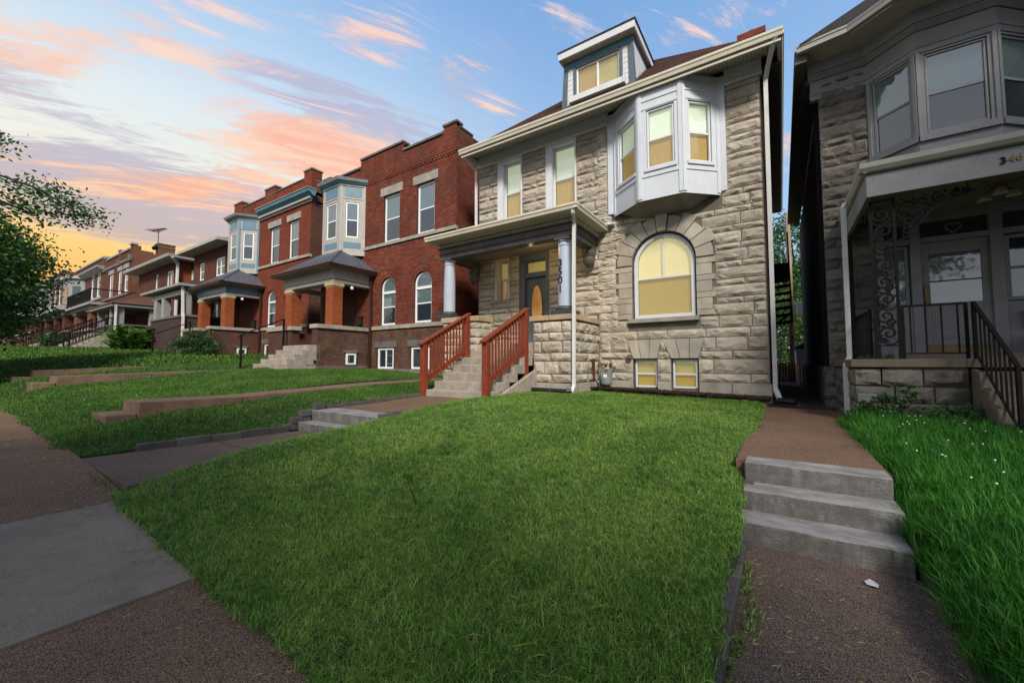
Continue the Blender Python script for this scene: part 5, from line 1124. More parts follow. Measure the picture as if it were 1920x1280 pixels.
# stairs with iron railings in front of the far porches
def iron_stair(x,zb,lab1,lab2,n=7,w=1.6):
    s=thing('porch_steps',lab1,'steps',(x,7,zb)); 
    for k in range(n): slab_step(s,x-w,x,6.2+k*.3,8.25,zb+k*.18-.1,zb+(k+1)*.18,'concrete_step',.01)
    for xx,lab in ((x+.05,lab2+', near side'),(x-w,lab2+', far side')):
        r=thing('railing',lab,'railing',(xx,7,zb))
        obj('post',MB().bar((xx,6.1,zb),(xx,6.1,zb+1.2),.08,.08),'iron',r); obj('post',MB().bar((xx,8.2,zb+1.1),(xx,8.2,zb+2.5),.08,.08),'iron',r)
        obj('rail',MB().bar((xx,6.0,zb+1.1),(xx,8.25,zb+2.45),.06,.06).bar((xx,6.1,zb+.25),(xx,8.2,zb+1.5),.05,.05),'iron',r)
        for k in range(13): y=6.25+k*.155; z=zb+1.1+(y-6)*.6; obj('baluster',MB().bar((xx,y,z-.9),(xx,y,z),.03,.03),'iron',r)
iron_stair(-40.2,2.45,'far concrete steps with iron railings next to the big leafy shrub','black iron stair railing beside the big leafy shrub')
iron_stair(-44.7,2.65,'second far flight of concrete steps, left of the first','black iron stair railing on the second far flight of steps')
iron_stair(-58.0,2.95,'small flight of steps far up the street under the tree','thin dark stair railing far up the street',6)
# ------------------------------------------------------------------ right hand house (in shade)
T=thing('stone_house','dark shaded grey stone house with white bay windows and wrought iron porch at the right','house',(2.5,Y0,.7))
opsR=[rect(1.62,4.6,1.6,4.25)]
obj('mortar_wall',wall(MB(),.84,8,.4,7.4,Y0,opsR,.3),'mortar',T,fix=False)
obj('side_wall',MB().box(.84,1.1,Y0+.012,21.5,.4,7.3).box(7.7,8,Y0+.012,21.5,.4,7.3).box(1.1,7.7,21.2,21.5,.4,7.3),'brick_tex_black',T); obj('side_foundation',box(.74,.84,Y0+.1,21,.4,1.45),'gray_stone',T)
rnd=random.Random(21)
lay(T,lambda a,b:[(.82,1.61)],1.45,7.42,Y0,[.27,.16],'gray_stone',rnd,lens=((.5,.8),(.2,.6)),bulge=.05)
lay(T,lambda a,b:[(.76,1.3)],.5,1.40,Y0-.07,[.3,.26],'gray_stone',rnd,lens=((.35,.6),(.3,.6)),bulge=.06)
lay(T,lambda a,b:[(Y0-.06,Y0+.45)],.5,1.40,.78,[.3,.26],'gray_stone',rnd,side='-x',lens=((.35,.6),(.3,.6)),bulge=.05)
# bay
P_=[(1.60,Y0-.02),(2.19,9.92),(3.18,9.92),(3.80,Y0-.02)]
for i in range(3):
    p,q=P_[i],P_[i+1]; XF=face_xf(p,q); Lf=math.hypot(q[0]-p[0],q[1]-p[1]); a,b=.08,Lf-.09
    if i==1:a,b=.11,Lf-.11
    o=rect(a,b,5.60,7.06)
    obj('bay_wall',wall(MB(),0,Lf,5.3,7.5,0,[o],.1),'white_house',T,fix=False)
    obj('bay_trim',MB().box(0,.06,-.025,.01,5.5,7.1).box(Lf-.06,Lf,-.025,.01,5.5,7.1).box(.0,Lf,-.05,.01,5.46,5.58),'white_house',T,bevel=.006)
    window(T,a+.01,b-.01,5.61,7.05,.02,frame='white_house',t=.035,up='glass_curtain',lo='glass_dark',mid=6.32)
    XF=None
def band(z0_,z1_,e0,e1,mat,nm):
    def ring(e,z): return [(.70-e*.3,Y0-e,z),(P_[0][0]-e*.3,Y0-.02-e,z),(P_[1][0]-e*.25,P_[1][1]-e,z),(P_[2][0]+e*.25,P_[2][1]-e,z),(P_[3][0]+e*.3,Y0-.02-e,z),(8,Y0-e,z)]
    a,b=ring(e0,z0_),ring(e1,z1_); c=[(p[0],Y0+.1,p[2]) for p in a]; d=[(p[0],Y0+.1,p[2]) for p in b]; n=6
    mb=MB().add(a+b+c+d,[(i,i+1,n+i+1,n+i) for i in range(5)]+[(n+i,n+i+1,3*n+i+1,3*n+i) for i in range(5)]+[(i,2*n+i,2*n+i+1,i+1) for i in range(5)]+[(0,n,3*n,2*n)]); obj(nm,mb,mat,T)
band(7.10,7.18,.02,.04,'white_house','cornice_molding'); band(7.185,7.24,.05,.07,'white_house','cornice_molding'); band(7.245,7.50,.02,.02,'white_house','frieze'); band(7.505,7.60,.05,.14,'white_house','cornice_molding'); band(7.605,7.80,.16,.24,'white_house','cornice')
so=MB().prism([(.50,Y0+.3),(.50,9.85),(1.3,9.75),(1.9,9.30),(3.5,9.30),(4.2,9.75),(8,9.75),(8,Y0+.3)],'z',7.80,7.84); obj('soffit',so,'soffit',T)
ep=[(.46,9.80),(1.25,9.68),(1.85,9.22),(3.55,9.22),(4.25,9.68),(8,9.68)]
gm=MB()
for a,b in zip(ep,ep[1:]): 
    gm.bar((a[0],a[1],7.86),(b[0],b[1],7.86),.1,.14).bar((a[0],a[1]-.04,7.91),(b[0],b[1]-.04,7.91),.05,.04)
obj('gutter',gm,'trim_tan',T); obj('eave_side',MB().box(.42,.62,9.86,21.3,7.62,7.90).box(.62,.84,Y0,21.3,7.5,7.8),'dark_beam',T)
obj('roof',MB().add([(.5,9.7,7.92),(8,9.3,7.92),(8,20,12.5),(3.6,13.5,11.6),(.5,21,7.92)],[(0,1,2,3),(0,3,4),(3,2,4)]),'shingle_dark',T)
obj('old_downspout',MB().bar((.80,10.9,7.5),(.80,10.9,.8),.07),'iron',T)
# porch
rndp=random.Random(31)
obj('porch_mortar',MB().box(.96,2.12,8.06,8.3,.4,1.45).box(.96,1.3,8.06,Y0-.1,.4,1.45),'mortar',T)
lay(T,lambda a,b:[(.93,2.13)],.5,1.44,8.04,[.24,.2],'gray_stone',rndp,lens=((.4,.7),(.3,.65)),bulge=.04)
lay(T,lambda a,b:[(8.05,Y0-.1)],.5,1.44,.94,[.24,.2],'gray_stone',rndp,side='-x',lens=((.4,.7),(.3,.65)),bulge=.04)
obj('porch_slab',box(.88,6,7.98,Y0-.02,1.45,1.57),'ledge',T,bevel=.012); obj('door_step',box(1.7,4.6,9.9,Y0-.03,1.575,1.68),'porch_floor',T,bevel=.01)
obj('fascia',MB().box(1.14,8,7.86,7.92,3.98,4.32).box(1.14,1.20,7.92,Y0-.05,3.98,4.32),'white_house',T,bevel=.006)
obj('gutter',MB().prism([(7.86,4.33),(7.80,4.345),(7.76,4.40),(7.75,4.47),(7.86,4.46)],'x',1.06,8).prism([(1.14,4.33),(1.10,4.345),(1.07,4.40),(1.06,4.47),(1.14,4.46)],'y',7.80,Y0-.05),'trim_tan',T)
obj('porch_roof',MB().add([(1.09,7.8,4.46),(8,7.8,4.46),(8,Y0,5.42),(1.7,Y0,5.42),(1.09,Y0,4.46)],[(0,1,2,3),(0,3,4)]),'shingle_dark',T,fix=False)
shingle_rows((1.1,7.8,4.465),(5.5,7.8,4.465),Vector((0,2.7,.96)).normalized(),2.6,0,T,'shingle_dark',taper=lambda s:(s*.22,4.4))
obj('porch_ceiling',box(1.2,8,7.92,Y0,4.30,4.33),'porch_ceiling',T)
f=MB()
for a,b,c,d in ((1.62,1.74,1.6,4.25),(2.10,2.24,1.6,4.25),(3.12,3.28,1.6,4.25),(4.4,4.6,1.6,4.25)): f.box(a,b,Y0-.03,Y0+.2,c,d)
for a,b in ((1.74,2.10),(2.24,3.12),(3.28,4.4)): f.box(a,b,Y0-.02,Y0+.2,4.15,4.25).box(a,b,Y0-.025,Y0+.2,3.76,3.86)
f.box(1.74,2.10,Y0-.0,Y0+.2,1.6,2.6).box(3.28,4.4,Y0,Y0+.2,1.6,2.58).box(1.55,4.7,Y0-.06,Y0,4.25,4.30)
obj('door_frame',f,'white_house',T,bevel=.006)
for a,b in ((1.74,2.10),(2.24,3.12),(3.28,4.4)): obj('transom_pane',box(a,b,Y0+.08,Y0+.09,3.86,4.15),'glass_dark',T)
window(T,1.76,2.08,2.60,3.74,Y0+.04,frame='white_house',t=.05,up='glass_curtain',lo='glass_curtain'); window(T,3.30,4.38,2.60,3.74,Y0+.04,frame='white_house',t=.06,up='glass_dark',lo='glass_dark')
d=obj('door',MB().box(2.24,2.36,Y0+.04,Y0+.09,1.68,3.76).box(3.02,3.12,Y0+.04,Y0+.09,1.68,3.76).box(2.36,3.02,Y0+.04,Y0+.09,1.68,2.62).box(2.36,3.02,Y0+.04,Y0+.09,3.54,3.76),'white_house',T,bevel=.006)
obj('pane',box(2.36,3.02,Y0+.06,Y0+.07,2.62,3.54),'glass_curtain',d); obj('door_panel',MB().box(2.44,2.94,Y0+.02,Y0+.04,2.0,2.42).box(2.40,2.98,Y0+.028,Y0+.04,1.96,2.46),'white_house',d,bevel=.006); obj('kick_plate',box(2.28,3.08,Y0+.03,Y0+.04,1.70,1.86),'brass',d)
obj('door_bar',box(2.36,3.02,Y0+.03,Y0+.05,3.02,3.035),'iron',d); obj('handle',MB().lathe(2.30,Y0-.0,[(.03,2.62),(.035,2.66),(.03,2.70)],10).box(2.27,2.33,Y0+.0,Y0+.04,2.72,2.95),'brass',d)
ht=MB()
for k in range(28):
    def hp(k):
        a=2*PI*k/28; return (2.70+.0062*16*math.sin(a)**3, 4.0+.0062*(13*math.cos(a)-5*math.cos(2*a)-2*math.cos(3*a)-math.cos(4*a)))
    p,q=hp(k),hp(k+1); ht.bar((p[0],Y0+.05,p[1]),(q[0],Y0+.05,q[1]),.014)
solo('heart_ornament','faint heart shaped wire ornament in the dark transom above the white door','ornament',ht,'trim_tan')
# house numbers
for k,ch_ in enumerate('346'):
    me=text_mesh(ch_,.13,.006,'iron' if k==0 else 'brass'); place('house_number',me,T,(2.50+.072*k,7.852,4.15+.008*k),(PI/2,0,0))
me=text_mesh('3',.15,.006,'iron'); place('house_number',me,T,(3.55,Y0-.045,2.50),(PI/2,0,0))
mbx=thing('mailbox','black box mailbox on the wall right of the white door of the shaded house','mailbox',(3.6,10.4,2.1)); obj('box',box(3.46,3.72,Y0-.14,Y0-.03,2.1,2.36),'plastic_black',mbx,bevel=.01); obj('lid',box(3.44,3.74,Y0-.16,Y0-.03,2.36,2.40),'plastic_black',mbx,bevel=.01)
solo('storage_box','pale box standing on the shaded porch under the mailbox','box',MB().box(3.42,3.8,10.0,10.3,1.685,2.0),'white_house',bevel=.02)
t=thing('ceiling_lamp','unlit three armed ceiling lamp with tulip shades under the shaded porch roof','lamp',(2.9,9.3,4.3))
obj('canopy',MB().lathe(2.9,9.3,[(.03,4.2),(.10,4.24),(.11,4.30)],16),'brass',t)
for k in range(3):
    a=2*PI*k/3+.3; c=(2.9+.17*math.cos(a),9.3+.17*math.sin(a)); obj('arm',MB().bar((2.9,9.3,4.22),(c[0],c[1],4.21),.02,None,6),'brass',t); obj('shade',MB().lathe(c[0],c[1],[(.025,4.20),(.05,4.17),(.075,4.11),(.085,4.09)],14),'trim_cream',t,smooth=True)
cp=MB(); pr=None
for k in range(40):
    q=Vector((2.2+k*.045,7.98,4.0-.10*math.sin(k/39*PI*2.5)**2)); 
    if pr: cp.bar(pr,q,.008,None,4)
    if k%4==0: cp.bar(q,q-Vector((0,0,.035)),.016,None,5)
    pr=q
solo('string_lights','drooping unlit string of small lights under the edge of the shaded porch roof','lights',cp,'iron')
# steps of the right house
s=thing('porch_steps','dark concrete steps with solid side beside the wrought iron rail at the right edge','steps',(2.6,7.4,.6))
for k,(y,z) in enumerate(((7.05,.80),(7.28,1.0),(7.5,1.2),(7.72,1.40))): slab_step(s,2.17,3.6,y-.02,y+.4,z-.24,z,'ledge',.012)
obj('cheek',MB().prism([(6.95,.4),(7.98,.4),(7.98,1.43),(7.72,1.38),(7.70,1.18),(7.48,1.16),(7.46,.98),(7.26,.96),(7.24,.78),(6.95,.74)],'x',2.13,2.19),'ledge',s,bevel=.008)
# wrought iron
def bars(mb,p,q,n,z0,z1,w=.016,f=lambda u:0):
    for k in range(n):
        u=(k+.5)/n; c=Vector(p).lerp(Vector(q),u); mb.bar((c.x,c.y,z0+f(u)),(c.x,c.y,z1+f(u)),w)
def iron_rail(label,p,q,z0a,z0b,z1a,z1b,n):
    r=thing('iron_railing',label,'railing',(p[0],p[1],z0a))
    obj('rail',MB().bar((*p,z1a),(*q,z1b),.04,.03),'iron',r); obj('bottom_rail',MB().bar((*p,z0a+.08),(*q,z0b+.08),.025,.02),'iron',r)
    for k in range(n):
        u=(k+.5)/n; x=p[0]+(q[0]-p[0])*u; y=p[1]+(q[1]-p[1])*u; za=z0a+(z0b-z0a)*u+.08; zb=z1a+(z1b-z1a)*u; obj('baluster',MB().bar((x,y,za),(x,y,zb),.018),'iron',r)
    for c,za,zb in ((p,z0a,z1a),(q,z0b,z1b)): obj('post',MB().bar((*c,za),(*c,zb+.01),.034),'iron',r)
    return r
iron_rail('straight black iron railing across the front of the shaded porch',(1.50,8.08),(2.14,8.08),1.57,1.57,2.34,2.34,4)
iron_rail('short black iron railing on the alley side of the shaded porch',(1.16,8.2),(1.16,10.3),1.57,1.57,2.32,2.32,12)
r=iron_rail('sloping black iron handrail down the concrete steps at the right edge',(2.19,8.0),(2.22,6.95),1.57,.62,2.34,1.47,9)
obj('rail_scroll',MB().path([(2.22+.06*math.cos(a),6.93,.76+.06*math.sin(a)) for a in [k*.5 for k in range(13)]],.02,4),'iron',r)
def spiral(c,r0,turns,dirn,n=22,start=0,w=.016,grow=.86):
    pts=[]; r_=r0
    for k in range(n):
        a=start+dirn*turns*2*PI*k/(n-1); r_=r0*(1-grow*k/(n-1)); pts.append((c[0]+r_*math.cos(a),c[1],c[2]+r_*math.sin(a)))
    return pts
def lattice(x0,x1,y,z0,z1,label,axis='x'):
    r=thing('lattice_post',label,'porch post',(x0,y,z0))
    for x in (x0,x1): obj('upright',MB().bar((x,y,z0),(x,y,z1),.036),'iron',r)
    n=max(1,round((z1-z0-.15)/.29)); w_=(x1-x0); 
    for k in range(n):
        mb=MB(); zc=z0+.25+(z1-z0-.35)*(k+.5)/n; sgn=1 if k%2 else -1; cx_=(x0+x1)/2
        mb.path(spiral((cx_-.01*sgn,y,zc),w_*.46,1.5,sgn,26,start=PI/2*sgn),.026,4)
        mb.path(spiral((cx_+.05*sgn,y,zc-.09),w_*.24,1.3,-sgn,16,start=-PI/2*sgn),.022,4)
        mb.path([(cx_-sgn*w_*.46,y,zc-.1),(cx_-sgn*w_*.30,y,zc-.15),(cx_,y,zc-.17),(cx_+sgn*w_*.46,y,zc-.08)],.02,4)
        for j in range(7):
            a=j*.9+k; c=Vector((cx_+w_*.40*math.cos(a),y,zc+w_*.42*math.sin(a))); mb.bar(c,c+Vector((math.cos(a+1)*.035,0,math.sin(a+1)*.045)),.036,.012,4,.3)
        obj('scroll',mb,'iron',r)
    obj('crossbar',MB().bar((x0,y,z0+.2),(x1,y,z0+.2),.02).bar((x0,y,z1-.02),(x1,y,z1-.02),.02),'iron',r)
    return r
r=lattice(1.20,1.46,8.06,1.57,3.97,'ornate wrought iron lattice post with scrolls at the corner of the shaded porch')
# bracket
for (x,z,rr_,sg_) in ((1.60,3.80,.12,1),(1.62,3.60,.10,-1),(1.60,3.45,.07,1),(1.78,3.84,.10,-1),(1.95,3.87,.08,1),(2.10,3.90,.055,-1),(2.22,3.92,.04,1),(1.73,3.68,.07,1),(1.87,3.76,.05,-1)):
    bk=MB().path(spiral((x,8.06,z),rr_,1.5,sg_,20,start=rnd.uniform(0,6)),.022,4)
    for j in range(6):
        a=j*1.05+x*9; c=Vector((x+rr_*math.cos(a),8.06,z+rr_*math.sin(a))); bk.bar(c,c+Vector((math.cos(a+.9)*.035,0,math.sin(a+.9)*.045)),.032,.012,4,.3)
    obj('bracket_scroll',bk,'iron',r)
bk=MB().path([(1.47,8.06,3.30),(1.60,8.06,3.36),(1.74,8.06,3.55),(1.85,8.06,3.70),(2.05,8.06,3.82),(2.3,8.06,3.90)],.024,4)
obj('bracket',bk,'iron',r)
for (yv,z,rr_,sg_) in ((8.2,3.80,.12,1),(8.25,3.55,.1,-1),(8.45,3.84,.10,-1),(8.7,3.87,.08,1)):
    obj('bracket_scroll',MB().path([(1.2,yv+(p[0]),p[2]) for p in spiral((0,0,z),rr_,1.5,sg_,20)],.02,4),'iron',r)
t=thing('lattice_post','second wrought iron post against the stone wall on the alley side of the porch','porch post',(1.2,10.3,1.6)); obj('upright',MB().bar((1.2,10.1,1.57),(1.2,10.1,3.97),.036),'iron',t); obj('upright',MB().bar((1.2,10.35,1.57),(1.2,10.35,3.97),.036),'iron',t)
for k in range(7):
    obj('scroll',MB().path([(1.2,10.225+p[0],p[2]) for p in spiral((0,0,1.9+k*.29),.11,1.5,1 if k%2 else -1,18)],.014,4),'iron',t)
downspout(T,[(1.02,9.0,4.3),(.98,8.95,4.2),(.97,8.9,1.60),(.88,8.6,1.45),(.87,8.5,.7)],'downspout_white',.07,.055)
t=thing('utility_box','small grey utility box with cable on the downspout corner of the stone porch','utility box',(.95,7.95,1.0)); obj('box',box(.93,1.16,7.86,7.96,.93,1.06),'meter_box',t,bevel=.01); obj('cable',MB().path([(1.0,7.9,.93),(1.0,7.9,.8),(.98,7.93,.66)],.03,6),'iron',t)
# ------------------------------------------------------------------ alley beyond
t=thing('fire_escape','black iron fire escape stair hanging on the side of the pale stone house','fire escape',(.1,18,3))
obj('landing',box(-.2,.33,17.6,18.6,4.62,5.18),'iron',t); obj('stringer',MB().bar((.33,18,6.4),(.38,18,3.0),.05).bar((-.18,18,4.6),(-.18,18,2.9),.04).bar((-.15,18,2.95),(.38,18,3.4),.06),'iron',t)
for k in range(6): obj('tread',MB().bar((-.18,18,3.0+k*.27),(.36,18,3.05+k*.27),.035,.12),'iron',t)
t=thing('fence','reddish wooden board fence closing the back of the narrow alley','fence',(0,24,.6))
for k in range(22): obj('board',box(-2.0+k*.125,-2.0+k*.125+.115,24,24.03,.5,1.55),'fence_wood',t)
obj('fence_rail',MB().box(-2,.8,23.96,24,.75,.82).box(-2,.8,23.96,24,1.3,1.37),'fence_wood',t)
t=thing('fence','narrow wooden fence side on along the right of the alley','fence',(.62,20,.6))
for k in range(14): obj('board',box(.60,.63,20+k*.2,20.18+k*.2,.5,1.6),'fence_wood',t)
t=thing('utility_pole','tall pale wooden utility pole standing behind the alley fence','pole',(.50,25,.5)); obj('pole',MB().lathe(.50,25,[(.13,.4),(.12,5),(.10,9.3)],12),'pole_wood',t,smooth=True); obj('transformer',box(.72,1.0,24.6,24.9,3.9,4.6),'vinyl',t,bevel=.03)
obj('wire',MB().path([(.5,24.9,4.9),(2,24,4.7),(5,23,4.8)],.03,4).path([(.5,24.9,2.9),(.8,24,2.3),(1.2,23,2.2)],.03,4),'iron',t)
t=thing('shed','small white sided shed behind the alley fence','shed',(1,22.3,.5))
obj('wall',box(.60,1.9,22.9,24.5,.4,2.2),'vinyl',t); obj('siding',MB().box(.58,.6,22.9,24.5,.5,2.2),'vinyl',t); obj('roof',MB().prism([(.5,2.2),(2.0,2.2),(1.25,2.75)],'y',22.8,24.6),'shingle_dark',t)
sd2=MB()
for k in range(11): sd2.box(.6,1.9,22.875,22.9,.5+k*.155,.5+k*.155+.14)
obj('clapboards',sd2,'vinyl',t)
# ------------------------------------------------------------------ vegetation
def np_mesh(name,V,F,mat):
    V=np.asarray(V,dtype=np.float32); F=np.asarray(F,dtype=np.int32); me=bpy.data.meshes.new(name)
    me.vertices.add(len(V)); me.vertices.foreach_set('co',V.ravel()); k=F.shape[1]
    me.loops.add(F.size); me.loops.foreach_set('vertex_index',F.ravel()); me.polygons.add(len(F)); me.polygons.foreach_set('loop_start',np.arange(0,F.size,k)); 
    me.update(calc_edges=True); me.materials.append(M[mat]); return me
def leaves(centres,per,spread,size,seed,mat,name='crown',droop=.2):
    rg=np.random.default_rng(seed); C=np.repeat(np.asarray(centres),per,axis=0); n=len(C)
    P=C+rg.normal(0,spread,(n,3))*np.array([1,1,.65])
    nrm=rg.normal(0,1,(n,3))+np.array([0,0,.8]); nrm/=np.linalg.norm(nrm,axis=1)[:,None]
    a=rg.normal(0,1,(n,3)); u=np.cross(nrm,a); u/=np.linalg.norm(u,axis=1)[:,None]; v=np.cross(nrm,u)
    s=(size*rg.uniform(.6,1.3,n))[:,None]
    V=np.stack([P-u*s*.5,P+v*s*.28-nrm*s*.06,P+u*s*.55-nrm*s*.12,P-v*s*.28-nrm*s*.06],1).reshape(-1,3)
    F=np.arange(4*n).reshape(n,4)
    return np_mesh(name,V,F,mat)
def tree(name,label,base,h,crown_c,crown_r,seed,mat='leaf',n=700,per=34,size=.14,trunk_r=.22,extra=(),group=None,spread=.34,gap=.0,thr=0):
    rg=random.Random(seed); t=thing(name,label,'tree',base,group)
    b=Vector(base); cc=Vector(crown_c); tr=MB(); pts=[b]; 
    for k in range(1,7): pts.append(b.lerp(Vector((cc.x,cc.y,cc.z)),k/6)+Vector((rg.uniform(-.1,.1),rg.uniform(-.1,.1),0)))
    for k,(p,q) in enumerate(zip(pts,pts[1:])): tr.bar(p,q,2*trunk_r*(1-k*.12),None,9,(1-(k+1)*.12)/(1-k*.12))
    cents=[]
    tries=0
    while len(cents)<n and tries<n*12:
        tries+=1
        d=Vector((rg.gauss(0,1),rg.gauss(0,1),rg.gauss(0,1))).normalized(); rr_=rg.random()**.36
        nz=mnoise.noise(d*2.1+Vector((seed,0,0)))
        p=cc+Vector((d.x*crown_r[0],d.y*crown_r[1],d.z*crown_r[2]))*rr_*(1+(.22 if extra else .42)*nz)
        if mnoise.noise(p*.75+Vector((0,seed,0)))<thr: continue
        cents.append(p)
    limbs=[rg.choice(cents) for _ in range(26)]
    for q in limbs:
        s0=pts[rg.randint(2,5)]; m=s0.lerp(q,.5)+Vector((rg.uniform(-.3,.3),rg.uniform(-.3,.3),rg.uniform(.0,.5))); tr.bar(s0,m,trunk_r*.75,None,6,.6).bar(m,q,trunk_r*.42,None,5,.3)
    for br in extra:            # explicit branches: list of points
        for k,(p,q) in enumerate(zip(br,br[1:])): tr.bar(p,q,.09*(1-.15*k),None,5,.8)
        for k in range(len(br)*3):
            u=rg.random()**.8*(len(br)-1.001); i=int(u); c=Vector(br[i]).lerp(Vector(br[i+1]),u-i); 
            cents.append(c+Vector((rg.gauss(0,.18),rg.gauss(0,.18),rg.gauss(0,.13))))
    obj('trunk',tr,'bark',t)
    me=leaves([tuple(c) for c in cents],per,spread,size,seed,mat); me.transform(Matrix.Translation(-b)); o=bpy.data.objects.new('crown',me); COL.objects.link(o); o.parent=t
    return t
tree('street_or_shade_tree','large green maple at the left edge, rising over the far houses',(-21,-2.6,.6),10,(-21,-1.7,4.1),(4.6,4.3,2.7),11,'leaf',2600,84,.125,.25,extra=[[(-20.5,-1,7),(-20,1,7.4),(-20,2.1,7.2),(-20,2.8,6.85),(-20,3.3,6.5)],[(-20.5,-1,7.5),(-20,.4,8.1),(-20,1.4,8.7)],[(-20.5,-1,6.5),(-20,1.2,6.6),(-20,2.2,6.3)]],spread=.30,thr=-.55)
tree('street_or_shade_tree','added shade tree out of view behind the camera, shading the dark house',(15.2,-3.2,0),9,(15.1,-1.5,14),(5.2,5,6),31,'leaf_dark',520,26,.5,.3,spread=.55,thr=-.3)  # added out of view to cast shade over the right hand house
tree('street_or_shade_tree','added light crowned shade tree, unseen behind the camera near the narrow path',(4.6,-6.6,0),6,(4.6,-6.4,7.6),(3.5,2.5,2.2),32,'leaf',140,26,.3,.18,spread=.35,thr=-.3)  # unseen addition that dims the front of the lawn and the path
tree('street_or_shade_tree','added light crowned shade tree, unseen behind the camera by the grey slab',(-.6,-6.6,0),6,(-.6,-6.4,7.6),(3.5,2.5,2.2),33,'leaf',140,26,.3,.18,spread=.35,thr=-.3)  # added behind the camera to keep the sidewalk corner darker
tree('street_or_shade_tree','small dark tree crown behind the far white bay',(-90,16,4),9,(-90,17,11.5),(4.5,4,3),5,'leaf_dark',120,24,.4,.3,spread=.6)
tree('garden_tree','tall leafy tree filling the gap behind the alley fence',(.6,33,.5),10,(.9,33,6.4),(4.2,3.4,5.2),3,'leaf',950,32,.20,.22,spread=.36,thr=-.1)
tree('garden_tree','lower bright tree just behind the alley fence and shed',(-.9,28.5,.5),6,(-.7,28.5,3.6),(2.2,1.6,3.0),8,'leaf_bright',320,30,.16,.1,spread=.3,thr=-.1)
def shrub(label,c,r,seed,mat='leaf',n=90,per=40,size=.09):
    t=thing('shrub',label,'shrub',(c[0],c[1],c[2]-r[2])); rg=random.Random(seed); st=MB(); cs=[]
    for _ in range(n):
        d=Vector((rg.gauss(0,1),rg.gauss(0,1),rg.gauss(.2,1))).normalized(); k=rg.random()**.4*(1+.3*mnoise.noise(d*2+Vector((seed,0,0)))); p=Vector(c)+Vector((d.x*r[0],d.y*r[1],d.z*r[2]))*k; p.z=max(p.z,c[2]-r[2]*.95); cs.append(tuple(p))
        if rg.random()<.25: st.bar((c[0]+rg.uniform(-.1,.1),c[1]+rg.uniform(-.1,.1),c[2]-r[2]),p,.03,None,4,.4)
    obj('stems',st,'bark',t); me=leaves(cs,per,min(r)*.2,size,seed,mat,'foliage'); me.transform(Matrix.Translation(-t.location)); o=bpy.data.objects.new('foliage',me); COL.objects.link(o); o.parent=t
shrub('round dark green shrub left of the second brick porch wall',(-22.3,7.5,2.35),(1.0,.8,.62),4,'leaf_dark')
shrub('lower rounded shrub beside the thin handrail, left of the round dark one',(-25.0,7.8,2.4),(.9,.6,.5),6,'leaf_dark',70)
shrub('small far shrub left of the far iron stair railings',(-48.5,6.5,3.3),(1.8,1,.7),9,'leaf_dark',70,30,.2)
shrub('weedy ivy clump climbing the shaded stone porch base',(1.35,7.85,.95),(.35,.12,.25),12,'leaf_dark',26,18,.05)
shrub('low weeds under the downspout by the shaded stone porch',(1.05,7.75,.80),(.3,.2,.14),13,'leaf_dark',22,18,.05)
shrub('weeds at the foot of the shaded porch steps',(1.85,7.6,.82),(.35,.25,.16),14,'leaf',24,18,.05)
# big strap-leaved plant
t=thing('leafy_plant','big fountain shaped plant with broad glossy leaves before the white porch posts','plant',(-33,7.6,2.2)); rg=random.Random(4); V=[];F=[]
for k in range(420):
    a=rg.uniform(0,2*PI); L=rg.uniform(.8,1.6); w_=rg.uniform(.09,.17); up=rg.uniform(.7,2.1); b=Vector((-33+rg.uniform(-1.0,1.0),7.6+rg.uniform(-.6,.6),2.15+rg.uniform(0,.7))); d=Vector((math.cos(a),math.sin(a),0)); sdv=Vector((-d.y,d.x,0)); o=len(V)
    for i in range(5):
        u=i/4; c=b+d*L*u*.75+Vector((0,0,up*u*1.25-up*.85*u*u)); ww=w_*(math.sin(PI*min(u*.9+.12,1)))
        V+= [tuple(c-sdv*ww+Vector((0,0,.03))),tuple(c+sdv*ww)]
        if i: F.append((o+2*i-2,o+2*i-1,o+2*i+1,o+2*i))
me=np_mesh('leaves',np.array(V)-np.array(t.location),F,'leaf_bright'); o=bpy.data.objects.new('leaves',me); COL.objects.link(o); o.parent=t
# ------------------------------------------------------------------ lawns
def lawn(name,x0,x1,y0,y1,dx,dy,edges=(1,1),slope=False):
    xs=lin(x0,x1,max(2,int((x1-x0)/dx))); ys=lin(y0,y1,max(2,int((y1-y0)/dy)))
    def z(x,y):
        h=G(x,y)+.025*mnoise.noise(Vector((x*.8,y*.8,0)))+.012*mnoise.noise(Vector((x*3,y*3,0)))
        e=1
        for s,xe in ((edges[0],x0),(edges[1],x1)):
            if s==2:
                u=max(0,min(1,(x-(xe-.75))/.70)); u=u*u*(3-2*u); h=h*(1-u)+u*(tab(y,[(1.1,.36),(3.9,.43),(4.5,.74),(7,.80),(10,.86)]))
            elif s: dd=abs(x-xe); h-=s*.10*max(0,1-dd/.22)**2
        return h
    def wob(x,y):
        nx=x;ny=y
        if x in(xs[0],xs[-1]): nx+=.05*mnoise.noise(Vector((3,y*1.7,0)))
        if y==ys[0]: ny+=.07*mnoise.noise(Vector((x*1.6,0,0)))
        return nx,ny
    mb=MB()
    for y in ys:
        for x in xs: a,b=wob(x,y); mb.v.append((a,b,z(a,b)))
    n=len(xs); m_=len(ys)
    mb.f=[(j*n+i,j*n+i+1,(j+1)*n+i+1,(j+1)*n+i) for j in range(m_-1) for i in range(n-1)]
    ring=list(range(n))+[j*n+n-1 for j in range(1,m_)]+[(m_-1)*n+i for i in range(n-2,-1,-1)]+[j*n for j in range(m_-2,0,-1)]
    o0=len(mb.v)
    for i in ring: v=mb.v[i]; mb.v.append((v[0],v[1],v[2]-.5))
    q=len(ring); mb.f+=[(ring[i],o0+i,o0+(i+1)%q,ring[(i+1)%q]) for i in range(q)]
    return struct(name,mb,'turf')
